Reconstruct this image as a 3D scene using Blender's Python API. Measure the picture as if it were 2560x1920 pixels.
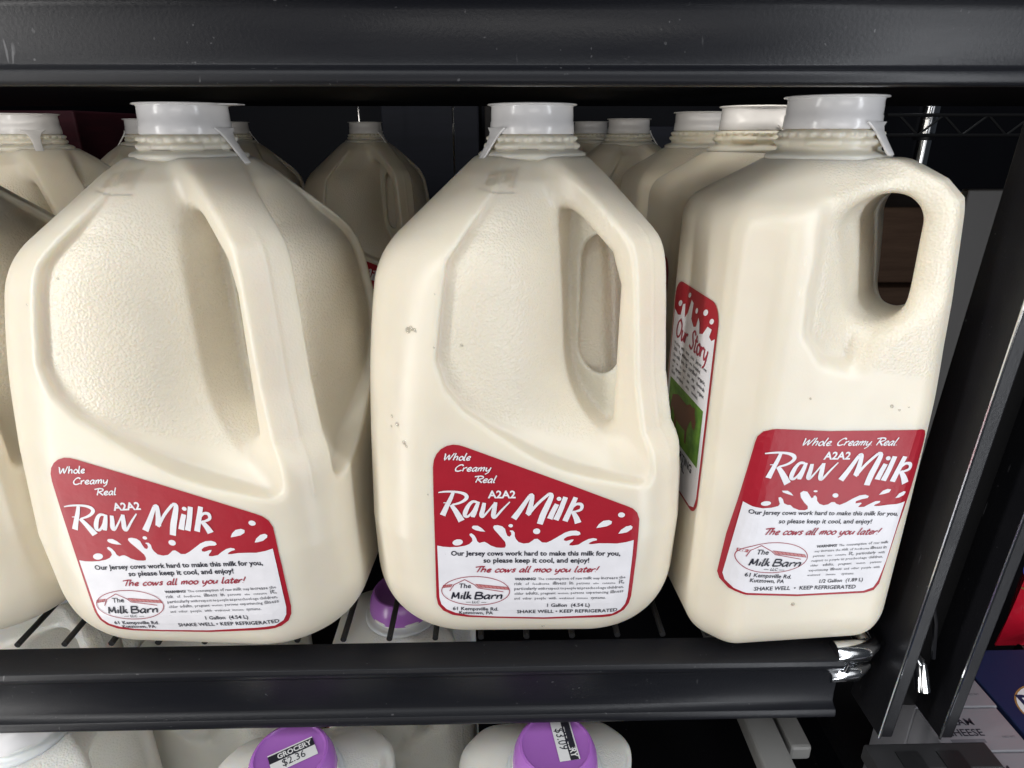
import bpy, bmesh, math, random
import numpy as np
from mathutils import Vector, Matrix

random.seed(7)
for o in list(bpy.data.objects):
    bpy.data.objects.remove(o)
SC = bpy.context.scene
COL = SC.collection

# ------------------------------------------------------------------ camera
def make_camera():
    pitch, yaw, roll, H = math.radians(21.1555), math.radians(1.2788), math.radians(-0.04), 0.24876
    cp, sp, cy, sy = math.cos(pitch), math.sin(pitch), math.cos(yaw), math.sin(yaw)
    fw = Vector((sy*cp, cy*cp, -sp)); r = Vector((cy, -sy, 0)); u = r.cross(fw)
    cr, sr = math.cos(roll), math.sin(roll)
    r2 = cr*r + sr*u; u2 = -sr*r + cr*u
    cam = bpy.data.cameras.new('camera')
    cam.sensor_fit = 'HORIZONTAL'; cam.sensor_width = 36.0; cam.lens = 22.797
    cam.clip_start = 0.01; cam.clip_end = 50
    cam.dof.use_dof = False
    co = bpy.data.objects.new('camera', cam); COL.objects.link(co)
    co.matrix_world = Matrix(((r2.x, u2.x, -fw.x, 0), (r2.y, u2.y, -fw.y, 0), (r2.z, u2.z, -fw.z, H), (0, 0, 0, 1)))
    SC.camera = co
make_camera()

# ------------------------------------------------------------------ light
W = bpy.data.worlds.new('World'); SC.world = W; W.use_nodes = True
W.node_tree.nodes['Background'].inputs[0].default_value = (0.75, 0.85, 1.0, 1)
W.node_tree.nodes['Background'].inputs[1].default_value = 0.03
def area(name, loc, target, sx, sy, watts, col=(1, 1, 1)):
    l = bpy.data.lights.new(name, 'AREA'); l.shape = 'RECTANGLE'; l.size = sx; l.size_y = sy
    l.energy = watts; l.color = col
    o = bpy.data.objects.new(name, l); COL.objects.link(o); o.location = loc
    d = Vector(target) - Vector(loc)
    o.rotation_euler = d.to_track_quat('-Z', 'Y').to_euler()
area('door_light_strip', (-0.52, -0.02, 0.20), (-0.04, 0.36, 0.14), 0.06, 1.1, 2.9, (1.0, 0.98, 0.95))
area('door_light_strip', (0.39, -0.05, 0.22), (0.08, 0.36, 0.14), 0.045, 1.1, 2.0, (0.93, 0.96, 1.0))
area('ceiling_light', (-0.2, -0.75, 1.50), (0.0, 0.33, 0.1), 2.0, 0.7, 12.5, (0.95, 0.98, 1.0))
area('shop_light', (-1.05, -0.95, 0.30), (0.0, 0.40, 0.16), 0.6, 0.9, 2.7, (1.0, 0.97, 0.93))
area('shop_light', (1.05, -0.95, 0.28), (0.0, 0.40, 0.16), 0.6, 0.9, 1.3, (0.97, 0.98, 1.0))
area('shop_light', (0.10, -1.6, 0.04), (0.0, 0.60, 0.16), 1.0, 0.30, 3.8, (1.0, 0.97, 0.93))
area('back_fill_light', (-0.03, 0.385, 0.2815), (-0.03, 0.80, 0.14), 1.0, 0.02, 0.42, (1.0, 0.94, 0.84))  # unseen fill lamp added under the upper deck to brighten the back jugs
SC.view_settings.view_transform = 'Standard'
SC.view_settings.look = 'None'
SC.view_settings.exposure = 0.12
SC.view_settings.gamma = 1.0
SC.view_settings.use_curve_mapping = False
SC.render.engine = 'CYCLES'
SC.cycles.use_denoising = True
SC.cycles.max_bounces = 8
SC.cycles.sample_clamp_indirect = 4.0

# ------------------------------------------------------------------ helpers
def link(name, me, mats, parent=None, smooth=False):
    o = bpy.data.objects.new(name, me); COL.objects.link(o)
    for m in (mats if isinstance(mats, (list, tuple)) else [mats]):
        me.materials.append(m)
    if smooth:
        me.polygons.foreach_set('use_smooth', [True]*len(me.polygons))
    if parent: o.parent = parent
    return o
def mesh(name, verts, faces, mi=None):
    me = bpy.data.meshes.new(name); me.from_pydata([tuple(v) for v in verts], [], [tuple(f) for f in faces])
    if mi is not None: me.polygons.foreach_set('material_index', mi)
    me.update(); return me
def thing(name, label, cat, loc=(0, 0, 0), rz=0, group=None):
    o = bpy.data.objects.new(name, None); COL.objects.link(o)
    o.empty_display_size = 0.02
    o.location = loc; o.rotation_euler = (0, 0, rz); o['label'] = label; o['category'] = cat
    if group: o['group'] = group
    return o
def tag(o, label, cat, group=None):
    o['label'] = label; o['category'] = cat
    if group: o['group'] = group
    return o
class MB:
    """collects simple solids into one mesh"""
    def __init__(s): s.v = []; s.f = []; s.m = []
    def add(s, v, f, m=0):
        n = len(s.v); s.v += [tuple(p) for p in v]; s.f += [tuple(i+n for i in q) for q in f]; s.m += [m]*len(f); return s
    def box(s, a, b, m=0):
        (x0, y0, z0), (x1, y1, z1) = a, b
        v = [(x0,y0,z0),(x1,y0,z0),(x1,y1,z0),(x0,y1,z0),(x0,y0,z1),(x1,y0,z1),(x1,y1,z1),(x0,y1,z1)]
        return s.add(v, [(0,3,2,1),(4,5,6,7),(0,1,5,4),(1,2,6,5),(2,3,7,6),(3,0,4,7)], m)
    def tube(s, pts, r, n=12, m=0, cap=True):
        pts = [Vector(p) for p in pts]; V = []; F = []
        for i, p in enumerate(pts):
            d = (pts[min(i+1, len(pts)-1)] - pts[max(i-1, 0)]).normalized()
            a = d.orthogonal().normalized() if i == 0 else (prev - d*prev.dot(d)).normalized()
            prev = a; b = d.cross(a); rr = r[i] if isinstance(r, (list, tuple)) else r
            V += [p + rr*(math.cos(2*math.pi*k/n)*a + math.sin(2*math.pi*k/n)*b) for k in range(n)]
        for i in range(len(pts)-1):
            for k in range(n):
                k2 = (k+1) % n; F.append((i*n+k, i*n+k2, (i+1)*n+k2, (i+1)*n+k))
        if cap: F += [tuple(range(n))[::-1], tuple((len(pts)-1)*n+k for k in range(n))]
        return s.add(V, F, m)
    def lathe(s, prof, n=64, m=0, rfun=None, c=(0, 0)):
        V = []; F = []
        for j, (r, z) in enumerate(prof):
            for k in range(n):
                t = 2*math.pi*k/n; rr = r if rfun is None else rfun(r, z, t, j)
                V.append((c[0]+rr*math.cos(t), c[1]+rr*math.sin(t), z))
        for j in range(len(prof)-1):
            for k in range(n):
                k2 = (k+1) % n; F.append((j*n+k, j*n+k2, (j+1)*n+k2, (j+1)*n+k))
        return s.add(V, F, m)
    def prism(s, prof, x0, x1, m=0):
        """profile (y,z) extruded along x"""
        n = len(prof); V = [(x0, y, z) for y, z in prof] + [(x1, y, z) for y, z in prof]
        F = [(i, (i+1) % n, n+(i+1) % n, n+i) for i in range(n)] + [tuple(range(n))[::-1], tuple(range(n, 2*n))]
        return s.add(V, F, m)
    def obj(s, name, mats, parent=None, smooth=False, bevel=0, seg=2, angle=35):
        me = mesh(name, s.v, s.f, s.m)
        bm = bmesh.new(); bm.from_mesh(me); bmesh.ops.recalc_face_normals(bm, faces=bm.faces)
        if bevel:
            es = [e for e in bm.edges if e.is_manifold and e.calc_face_angle(0) > math.radians(angle)]
            bmesh.ops.bevel(bm, geom=es, offset=bevel, segments=seg, affect='EDGES', profile=0.5, clamp_overlap=True)
        bm.to_mesh(me); bm.free()
        o = link(name, me, mats, parent, smooth)
        if smooth:
            me.set_sharp_from_angle(angle=math.radians(40))
        return o
def dup(root, loc, rz, label, group=None, skip=()):
    r = root.copy(); COL.objects.link(r); r.location = loc; r.rotation_euler = (0, 0, rz); r['label'] = label
    if group: r['group'] = group
    for ch in list(root.children):
        if ch.name.split('.')[0] in skip: continue
        c = ch.copy(); COL.objects.link(c); c.parent = r
        for g in ch.children:
            d = g.copy(); COL.objects.link(d); d.parent = c
    return r

# ------------------------------------------------------------------ materials
def mat(name, col, rough=0.5, metal=0.0, spec=0.5, sss=0.0, rad=(0.01, 0.006, 0.004), coat=0.0):
    m = bpy.data.materials.new(name); m.use_nodes = True
    b = m.node_tree.nodes['Principled BSDF']
    b.inputs['Base Color'].default_value = (*col, 1); b.inputs['Roughness'].default_value = rough
    b.inputs['Metallic'].default_value = metal; b.inputs['Specular IOR Level'].default_value = spec
    if sss:
        b.inputs['Subsurface Weight'].default_value = sss; b.inputs['Subsurface Radius'].default_value = rad
        b.inputs['Subsurface Scale'].default_value = 1.0
    if coat: b.inputs['Coat Weight'].default_value = coat
    return m
def nodes(m): return m.node_tree.nodes, m.node_tree.links, m.node_tree.nodes['Principled BSDF']
def noise(m, scale, detail=3, rough=0.55, stretch=None):
    N, L, B = nodes(m); tc = N.new('ShaderNodeTexCoord'); n = N.new('ShaderNodeTexNoise')
    n.inputs['Scale'].default_value = scale; n.inputs['Detail'].default_value = detail; n.inputs['Roughness'].default_value = rough
    if stretch:
        mp = N.new('ShaderNodeMapping'); mp.inputs['Scale'].default_value = stretch
        L.new(tc.outputs['Object'], mp.inputs[0]); L.new(mp.outputs[0], n.inputs['Vector'])
    else: L.new(tc.outputs['Object'], n.inputs['Vector'])
    return n.outputs['Fac']
def ramp(m, fac, stops):
    N, L, B = nodes(m); r = N.new('ShaderNodeValToRGB'); e = r.color_ramp.elements
    while len(e) < len(stops): e.new(0.5)
    for i, (p, c) in enumerate(stops):
        e[i].position = p; e[i].color = (*c, 1) if len(c) == 3 else c
    L.new(fac, r.inputs[0]); return r.outputs[0]
def bump(m, height, strength, dist=0.001):
    N, L, B = nodes(m); b = N.new('ShaderNodeBump'); b.inputs['Strength'].default_value = strength; b.inputs['Distance'].default_value = dist
    L.new(height, b.inputs['Height']); L.new(b.outputs[0], B.inputs['Normal']); return b
def math_node(m, op, a, b):
    N, L, B = nodes(m); n = N.new('ShaderNodeMath'); n.operation = op
    for i, v in enumerate((a, b)):
        if isinstance(v, (int, float)): n.inputs[i].default_value = v
        else: L.new(v, n.inputs[i])
    return n.outputs[0]

def jug_material(name, col, sss=0.5):
    m = mat(name, col, 0.36, 0, 0.62, sss, (0.013, 0.0095, 0.006))
    N, L, B = nodes(m)
    tone = noise(m, 18, 3)
    c = ramp(m, tone, [(0.35, tuple(v*0.94 for v in col)), (0.65, col)])
    L.new(c, B.inputs['Base Color'])
    tc = N.new('ShaderNodeTexCoord'); vo = N.new('ShaderNodeTexVoronoi'); vo.feature = 'SMOOTH_F1'
    vo.inputs['Scale'].default_value = 930; vo.inputs['Smoothness'].default_value = 0.7
    L.new(tc.outputs['Object'], vo.inputs['Vector'])
    at = N.new('ShaderNodeAttribute'); at.attribute_name = 'pebble'
    peb = math_node(m, 'MULTIPLY', math_node(m, 'SUBTRACT', 0.6, vo.outputs['Distance']), at.outputs['Fac'])
    fine = math_node(m, 'MULTIPLY', noise(m, 900, 2), 0.10)
    wob = math_node(m, 'MULTIPLY', noise(m, 40, 2), 0.7)
    bump(m, math_node(m, 'ADD', math_node(m, 'ADD', peb, fine), wob), 0.42, 0.0009)
    r = ramp(m, noise(m, 60, 3), [(0.3, (0.31,)*3), (0.7, (0.40,)*3)])
    L.new(r, B.inputs['Roughness'])
    return m
M_CREAM = jug_material('cream_milk_jug_plastic', (0.80, 0.735, 0.61))
M_WHITEJUG = jug_material('white_milk_jug_plastic', (0.83, 0.82, 0.77))
M_CAP = mat('translucent_white_cap', (0.80, 0.795, 0.81), 0.20, 0, 0.5, 0.5, (0.004, 0.004, 0.004))
M_PURPLE = mat('purple_cap_plastic', (0.40, 0.15, 0.53), 0.25, 0, 0.5, 0.25, (0.004, 0.002, 0.005))
bump(M_PURPLE, noise(M_PURPLE, 300, 2), 0.05, 0.001)
def paper(name, col, rough=0.36):
    m = mat(name, col, rough, 0, 0.4)
    c = ramp(m, noise(m, 70, 4), [(0.3, tuple(v*0.90 for v in col)), (0.7, col)]); N, L, B = nodes(m); L.new(c, B.inputs['Base Color'])
    bump(m, math_node(m, 'ADD', noise(m, 120, 3), noise(m, 28, 2, stretch=(1, 1, 0.25))), 0.18, 0.0014)
    return m
M_RED = paper('label_red_ink', (0.37, 0.013, 0.027))
M_LWHITE = paper('label_white_paper', (0.80, 0.79, 0.83))
M_INK = paper('label_black_ink', (0.018, 0.018, 0.032))
M_GREYINK = paper('label_grey_ink', (0.15, 0.15, 0.17))
M_DKRED = paper('label_dark_red_ink', (0.34, 0.02, 0.045))
M_PINK = paper('label_brick_ink', (0.55, 0.22, 0.22))
M_GREEN = mat('label_photo_green', (0.10, 0.24, 0.03), 0.45)
c = ramp(M_GREEN, noise(M_GREEN, 160, 4), [(0.3, (0.05, 0.14, 0.015)), (0.7, (0.16, 0.32, 0.04))]); nodes(M_GREEN)[1].new(c, nodes(M_GREEN)[2].inputs['Base Color'])
M_COW = mat('label_photo_brown', (0.14, 0.05, 0.025), 0.45)
LABEL_MATS = [M_RED, M_LWHITE, M_INK, M_GREYINK, M_DKRED, M_PINK, M_GREEN, M_COW]

def black_plastic(name, col, rough):
    m = mat(name, col, rough, 0, 0.33); N, L, B = nodes(m)
    sp = ramp(m, noise(m, 520, 1, 0.4), [(0.74, (0, 0, 0)), (0.80, (1, 1, 1))])
    gate = ramp(m, noise(m, 35, 2), [(0.50, (0, 0, 0)), (0.62, (1, 1, 1))])
    mx = N.new('ShaderNodeMix'); mx.data_type = 'RGBA'
    mx.inputs[6].default_value = (*col, 1); mx.inputs[7].default_value = (0.09, 0.09, 0.095, 1)
    scr = ramp(m, noise(m, 420, 1, 0.4, (1, 1, 0.10)), [(0.745, (0, 0, 0)), (0.78, (1, 1, 1))])
    sgate = ramp(m, noise(m, 55, 2, 0.5), [(0.56, (0, 0, 0)), (0.62, (1, 1, 1))])
    L.new(math_node(m, 'ADD', math_node(m, 'MULTIPLY', sp, gate), math_node(m, 'MULTIPLY', scr, sgate)), mx.inputs[0]); L.new(mx.outputs[2], B.inputs['Base Color'])
    r = ramp(m, noise(m, 9, 5, 0.6, (0.35, 1, 3)), [(0.3, (rough*0.72,)*3), (0.7, (rough*1.35,)*3)])
    L.new(r, B.inputs['Roughness'])
    bump(m, math_node(m, 'ADD', noise(m, 700, 2), noise(m, 14, 3, 0.5, (0.3, 1, 2))), 0.10, 0.0006)
    return m
M_RAIL = black_plastic('black_rail_plastic', (0.0065, 0.007, 0.010), 0.40)
M_ROD = mat('black_coated_rod', (0.012, 0.012, 0.013), 0.4)
bump(M_ROD, noise(M_ROD, 400, 2), 0.1, 0.0005)
M_STEEL = black_plastic('black_painted_steel', (0.008, 0.008, 0.010), 0.36)
M_CHROME = mat('chrome', (0.75, 0.76, 0.78), 0.12, 1.0); bump(M_CHROME, noise(M_CHROME, 90, 3), 0.05, 0.001)
M_GREY = mat('grey_panel_plastic', (0.032, 0.029, 0.027), 0.5)
M_LEDGE = mat('ledge_metal', (0.03, 0.03, 0.032), 0.45, 0.2)
M_ARM = mat('grey_arm_plastic', (0.22, 0.218, 0.21), 0.5)
bump(M_GREY, noise(M_GREY, 300, 3), 0.08, 0.001)
M_DARK = mat('dark_cooler_liner', (0.0035, 0.004, 0.007), 0.65, 0, 0.2)
bump(M_DARK, noise(M_DARK, 30, 3), 0.1, 0.002)
def carton(name, a, b):
    m = mat(name, a, 0.75); N, L, B = nodes(m)
    c = ramp(m, noise(m, 14, 5, 0.6, (0.5, 1, 5)), [(0.35, a), (0.65, b)]); L.new(c, B.inputs['Base Color'])
    return m
M_BROWN = carton('brown_cardboard', (0.085, 0.045, 0.026), (0.14, 0.08, 0.048))
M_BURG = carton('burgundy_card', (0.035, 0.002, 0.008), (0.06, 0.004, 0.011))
M_SILVER = mat('silver_foil_card', (0.33, 0.33, 0.36), 0.38, 0.35)
bump(M_SILVER, noise(M_SILVER, 250, 3), 0.12, 0.001)
M_BLUE = mat('blue_card', (0.005, 0.014, 0.065), 0.6); bump(M_BLUE, noise(M_BLUE, 200, 3), 0.1, 0.001)
M_GOLD = mat('gold_ink', (0.45, 0.27, 0.08), 0.4, 0.3)
M_REDBAG = mat('red_foil_bag', (0.62, 0.012, 0.035), 0.22, 0, 0.6); bump(M_REDBAG, noise(M_REDBAG, 60, 3), 0.35, 0.004)
M_WINK = mat('white_ink', (0.8, 0.8, 0.8), 0.4)
M_BLUEINK = mat('blue_ink', (0.02, 0.04, 0.35), 0.4)
M_WATER = mat('water_drop', (0.9, 0.9, 0.9), 0.05); M_WATER.node_tree.nodes['Principled BSDF'].inputs['Transmission Weight'].default_value = 0.9
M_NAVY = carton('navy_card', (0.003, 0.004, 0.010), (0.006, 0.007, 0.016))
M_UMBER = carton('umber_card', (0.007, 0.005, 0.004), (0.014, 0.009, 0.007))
M_BLK = mat('black_ink', (0.02, 0.02, 0.03), 0.5)

# ------------------------------------------------------------------ implicit surface tools (millimetres)
def smax(a, b, k):
    h = np.maximum(k - np.abs(a-b), 0)/k
    return np.maximum(a, b) + h*h*k*0.25
def smin(a, b, k): return -smax(-a, -b, k)
def rbox(X, Y, r):
    """signed distance with X,Y already |x|-half"""
    a = X + r; b = Y + r
    return np.sqrt(np.maximum(a, 0)**2 + np.maximum(b, 0)**2) + np.minimum(np.maximum(a, b), 0) - r
def poly_sdf(px, py, P):
    P = np.asarray(P, float); n = len(P)
    d = np.full(px.shape, 1e9); s = np.zeros(px.shape, bool)
    for i in range(n):
        a = P[i]; b = P[i-1]; e = b-a; wx = px-a[0]; wy = py-a[1]
        t = np.clip((wx*e[0]+wy*e[1])/(e@e), 0, 1)
        d = np.minimum(d, (wx-e[0]*t)**2 + (wy-e[1]*t)**2)
        c = ((a[1] <= py) != (b[1] <= py)) & (px < (b[0]-a[0])*(py-a[1])/(b[1]-a[1]+1e-12) + a[0])
        s ^= c
    return np.where(s, -1, 1)*np.sqrt(d)
G_RECESS = [(-7,260),(-7,228),(-11,222),(-24,207),(-32,196),(-35,175),(-37,158),(-34,148),(-27,139),(-16,132),(10,121),(32,113),(54,106),(100,100),(100,260)]
def gallon_parts(x, y, z):
    hw = 75.4 - 0.03*(z-60) - 0.0010*np.clip(z-135, 0, 99)**2
    w2 = hw + 5.8
    X = np.where(x < 0, -x-w2, x-hw); Y = np.where(y > 0, y-w2, -y-hw)
    rc = np.interp(z, [0, 12, 70, 115, 160, 192], [54, 48, 33, 35, 42, 46])
    b2 = rbox(X, Y, rc)
    hs = 27.5 + (238.5-z)*1.10
    sh = rbox(np.abs(x)-hs, np.abs(y)-hs, np.minimum(27+0.75*np.clip(232-z, 0, 60), np.maximum(hs, 27)))/1.5
    d = smax(b2, sh, 9)
    d = smax(d, -z, 40)
    d = smax(d, z-239.0, 1.5)
    p = (x-y)*0.70711; q = (x+y)*0.70711
    pm = np.interp(z, [0, 95, 103, 112, 121, 145, 207, 213, 239], [96, 96, 95, 89.5, 82.5, 77.2, 71.5, 66.5, 30])
    d = smax(d, p-pm, 5)
    return d, p, q
def gallon_sdf(P):
    x, y, z = P[..., 0], P[..., 1], P[..., 2]
    d, p, q = gallon_parts(x, y, z)
    xm = np.where(q > 0, -y, x)
    dp = poly_sdf(xm, z, G_RECESS) - 6
    ins = 4.8*np.clip((229-z)/20, 0, 1)
    kp = smax(dp, -(d+ins), 1.8)
    w = np.clip(q/9, 0, 1)
    kh = smax(25.5 + 11*w*w*(3-2*w) + 0.58*np.sqrt(q*q+16) + 0.06*(168-z) - p, np.abs(z-169)-51, 38)
    K = smin(kp, kh, 42)
    pin = np.interp(z, [0, 186, 200, 210, 222, 236], [60.5, 60.5, 55, 42, 26, 12])
    dh = smax(np.abs(q)-12.0, pin-p, 11)
    K = smax(K, -dh, 8)
    s = smax(d, -K, 2)
    sl = np.hypot(p-45.5, z-np.clip(z, 151, 193)) - 12.5
    web = smax(smax(np.abs(q)-1.3, -sl, 1.5), smax(p-pin-5, d+4, 2), 1.5)
    s = smin(s, web, 3)
    seam = np.exp(-(q/0.9)**2)*(p > 62)*(z > 95)
    return s - 0.3*seam
def gallon_pebble(P):
    x, y, z = P[..., 0], P[..., 1], P[..., 2]
    d, p, q = gallon_parts(x, y, z)
    xm = np.where(q > 0, -y, x)
    dp = poly_sdf(xm, z, G_RECESS) - 6
    a = np.clip(-dp/4, 0, 1)
    return a*np.clip((226-z)/16, 0, 1)*np.clip((62-p)/10, 0.15, 1)
H_RECESS = [(-14,262),(-15,208),(-17,190),(-16,174),(-9,165),(14,158),(44,152),(100,148),(100,262)]
def half_body(x, y, z):
    hw = 50.5
    X = np.where(x < 0, -x-53, x-hw); Y = np.abs(y)-50
    b = rbox(X, Y, 5)
    p = (x-y)*0.70711; q = (x+y)*0.70711
    ch = (X+Y)*0.70711 + np.where((x > 0) & (y < 0), 8.2, 11.5)
    d = smax(b, ch, 4)
    hs = 25.5 + (238.5-z)*1.32
    sh = rbox(np.abs(x)-hs, np.abs(y)-hs, 24)/1.7
    d = smax(d, sh, 8)
    pm = np.interp(z, [0, 135, 160, 180, 224, 231, 238, 240], [70, 64, 61, 59.5, 55.5, 49, 35, 29])
    ridge = smax(smax(np.abs(q)-12, 20-p, 4), (p-pm)*0.8, 6)
    ridge = np.maximum(ridge, (214-z)*0.6)
    d = smin(d, ridge, 9)
    d = smax(d, p-pm, 5)
    d = smax(d, -z, 24)
    return smax(d, z-239.0, 1.5), p, q
def half_sdf(P):
    x, y, z = P[..., 0], P[..., 1], P[..., 2]
    d, p, q = half_body(x, y, z)
    xm = np.where(q > 0, -y, x)
    dp = poly_sdf(xm, z, H_RECESS) - 6
    ql = np.interp(p, [10, 20, 25, 30, 37, 46, 58], [57, 46.5, 36, 26.5, 18.5, 13.5, 11.5])
    kk = np.clip(4+(p-22)*0.5, 4, 20); u = np.clip((190-z)/36, 0, 1)
    ql = ql + 32*u*u*(3-2*u)*np.clip((p-28)/22, 0, 1)
    K = smax(dp, (ql-np.abs(q))*0.8, kk)
    s = smax(d, -K, 6)
    az, bz = 213.5, 183.0; t = np.clip((z-az)/(bz-az), 0, 1)
    hole = np.hypot(p-(31.8+2.9*t), z-az-t*(bz-az)) - (12.2-2.2*t)
    s = smax(s, -hole, 7)
    seam = np.exp(-(q/0.9)**2)*(p > 46)
    return s - 0.25*seam
def half_pebble(P):
    x, y, z = P[..., 0], P[..., 1], P[..., 2]
    q = x+y; xm = np.where(q > 0, -y, x)
    dp = poly_sdf(xm, z, H_RECESS) - 6
    return np.clip(-dp/4, 0, 1)
def grad(f, P, e=0.05):
    g = np.empty(P.shape)
    for i in range(3):
        a = P.copy(); b = P.copy(); a[:, i] += e; b[:, i] -= e
        g[:, i] = (f(a)-f(b))/(2*e)
    return g
def surface_net(f, lo, hi, h):
    ax = [np.arange(lo[i], hi[i]+h, h) for i in range(3)]
    V = np.empty([len(a) for a in ax], np.float32)
    Y, Z = np.meshgrid(ax[1], ax[2], indexing='ij')
    for i0 in range(0, len(ax[0]), 16):
        xs = ax[0][i0:i0+16]
        g = np.empty((len(xs), *Y.shape, 3)); g[..., 0] = xs[:, None, None]; g[..., 1] = Y; g[..., 2] = Z
        V[i0:i0+16] = f(g)
    nx, ny, nz = V.shape
    S = V < 0
    cnt = np.zeros((nx-1, ny-1, nz-1), np.int8)
    for a in (0, 1):
        for b in (0, 1):
            for c in (0, 1): cnt += S[a:nx-1+a, b:ny-1+b, c:nz-1+c]
    act = (cnt > 0) & (cnt < 8)
    idx = -np.ones(act.shape, np.int64); ijk = np.argwhere(act); idx[act] = np.arange(len(ijk))
    acc = np.zeros((len(ijk), 3)); num = np.zeros(len(ijk))
    i, j, k = ijk.T
    for a in range(3):
        o = [b for b in range(3) if b != a]
        for u in (0, 1):
            for w in (0, 1):
                off = [0, 0, 0]; off[o[0]] = u; off[o[1]] = w
                off2 = list(off); off2[a] = 1
                v0 = V[i+off[0], j+off[1], k+off[2]]; v1 = V[i+off2[0], j+off2[1], k+off2[2]]
                m = (v0 < 0) != (v1 < 0); t = np.where(m, v0/np.where(m, v0-v1, 1), 0)
                pt = np.tile(np.array(off, float), (len(ijk), 1)); pt[:, a] = t
                acc[m] += pt[m]; num[m] += 1
    P = np.array(lo) + h*(ijk + acc/num[:, None])
    F = []
    for a in range(3):
        b, c = [(1, 2), (2, 0), (0, 1)][a]
        sl0 = [slice(None)]*3; sl1 = [slice(None)]*3; sl0[a] = slice(0, -1); sl1[a] = slice(1, None)
        e = S[tuple(sl0)] != S[tuple(sl1)]; up = S[tuple(sl0)]
        E = np.argwhere(e); ok = (E[:, b] > 0) & (E[:, c] > 0) & (E[:, b] < V.shape[b]-1) & (E[:, c] < V.shape[c]-1); E = E[ok]
        fl = up[E[:, 0], E[:, 1], E[:, 2]]
        q = []
        for (db, dc) in ((-1, -1), (0, -1), (0, 0), (-1, 0)):
            T = E.copy(); T[:, b] += db; T[:, c] += dc; q.append(idx[T[:, 0], T[:, 1], T[:, 2]])
        q = np.stack(q, 1); q[~fl] = q[~fl][:, ::-1]; F.append(q)
    F = np.concatenate(F)
    for _ in range(3):
        g = grad(f, P); d = f(P); st = g*(d/np.maximum((g*g).sum(1), 0.2))[:, None]
        P = P - np.clip(st, -h*0.6, h*0.6)
    return P, F
def neck(z0, r_sh):
    mb = MB()
    prof = [(r_sh-1.5, 236.8), (r_sh+0.2, 238.0), (r_sh+0.3, 239.6), (r_sh-0.6, 240.4), (r_sh-1.4, 240.8), (21.6, 241.6), (21.2, 242.2), (21.2, z0+0.2),
            (21.5, z0+0.6), (22.0, z0+1.4), (22.2, z0+2.2), (21.8, z0+3.0), (21.2, z0+3.6), (21.0, z0+4.2), (21.2, z0+4.7), (21.5, z0+5.4), (21.2, z0+6.1), (20.2, z0+6.8), (18.5, z0+7.2), (18.5, z0+10)]
    def rf(r, z, t, j):
        if 8 <= j <= 12: r += (0.9 if 9 <= j <= 11 else 0.4)*(max(0, math.cos(6*t+0.6)+0.35)**0.5 if math.cos(6*t+0.6) > -0.35 else -0.4)
        if 14 <= j <= 16: r += 0.55*math.cos(26*t)
        return r
    mb.lathe(prof, 208, 0, rf)
    return mb
def jug_mesh(name, sdf, peb, lo, hi, h, z0, r_sh):
    P, F = surface_net(sdf, lo, hi, h)
    pv = peb(P)
    nb = neck(z0, r_sh); n = len(P)
    V = np.concatenate([P, np.array(nb.v)])*0.001
    FF = F.tolist() + [tuple(i+n for i in q) for q in nb.f]
    me = bpy.data.meshes.new(name); me.from_pydata(V.tolist(), [], FF); me.update()
    at = me.attributes.new('pebble', 'FLOAT', 'POINT')
    at.data.foreach_set('value', np.concatenate([pv, np.zeros(len(nb.v))]).astype(np.float32))
    me.polygons.foreach_set('use_smooth', [True]*len(me.polygons))
    return me
ME_GALLON = jug_mesh('gallon_jug_body', gallon_sdf, gallon_pebble, (-84, -84, -4), (84, 84, 243), 1.3, 241.0, 25.6)
ME_HALF = jug_mesh('half_gallon_jug_body', half_sdf, half_pebble, (-60, -56, -4), (64, 56, 243), 1.2, 243.0, 25.8)

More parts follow.
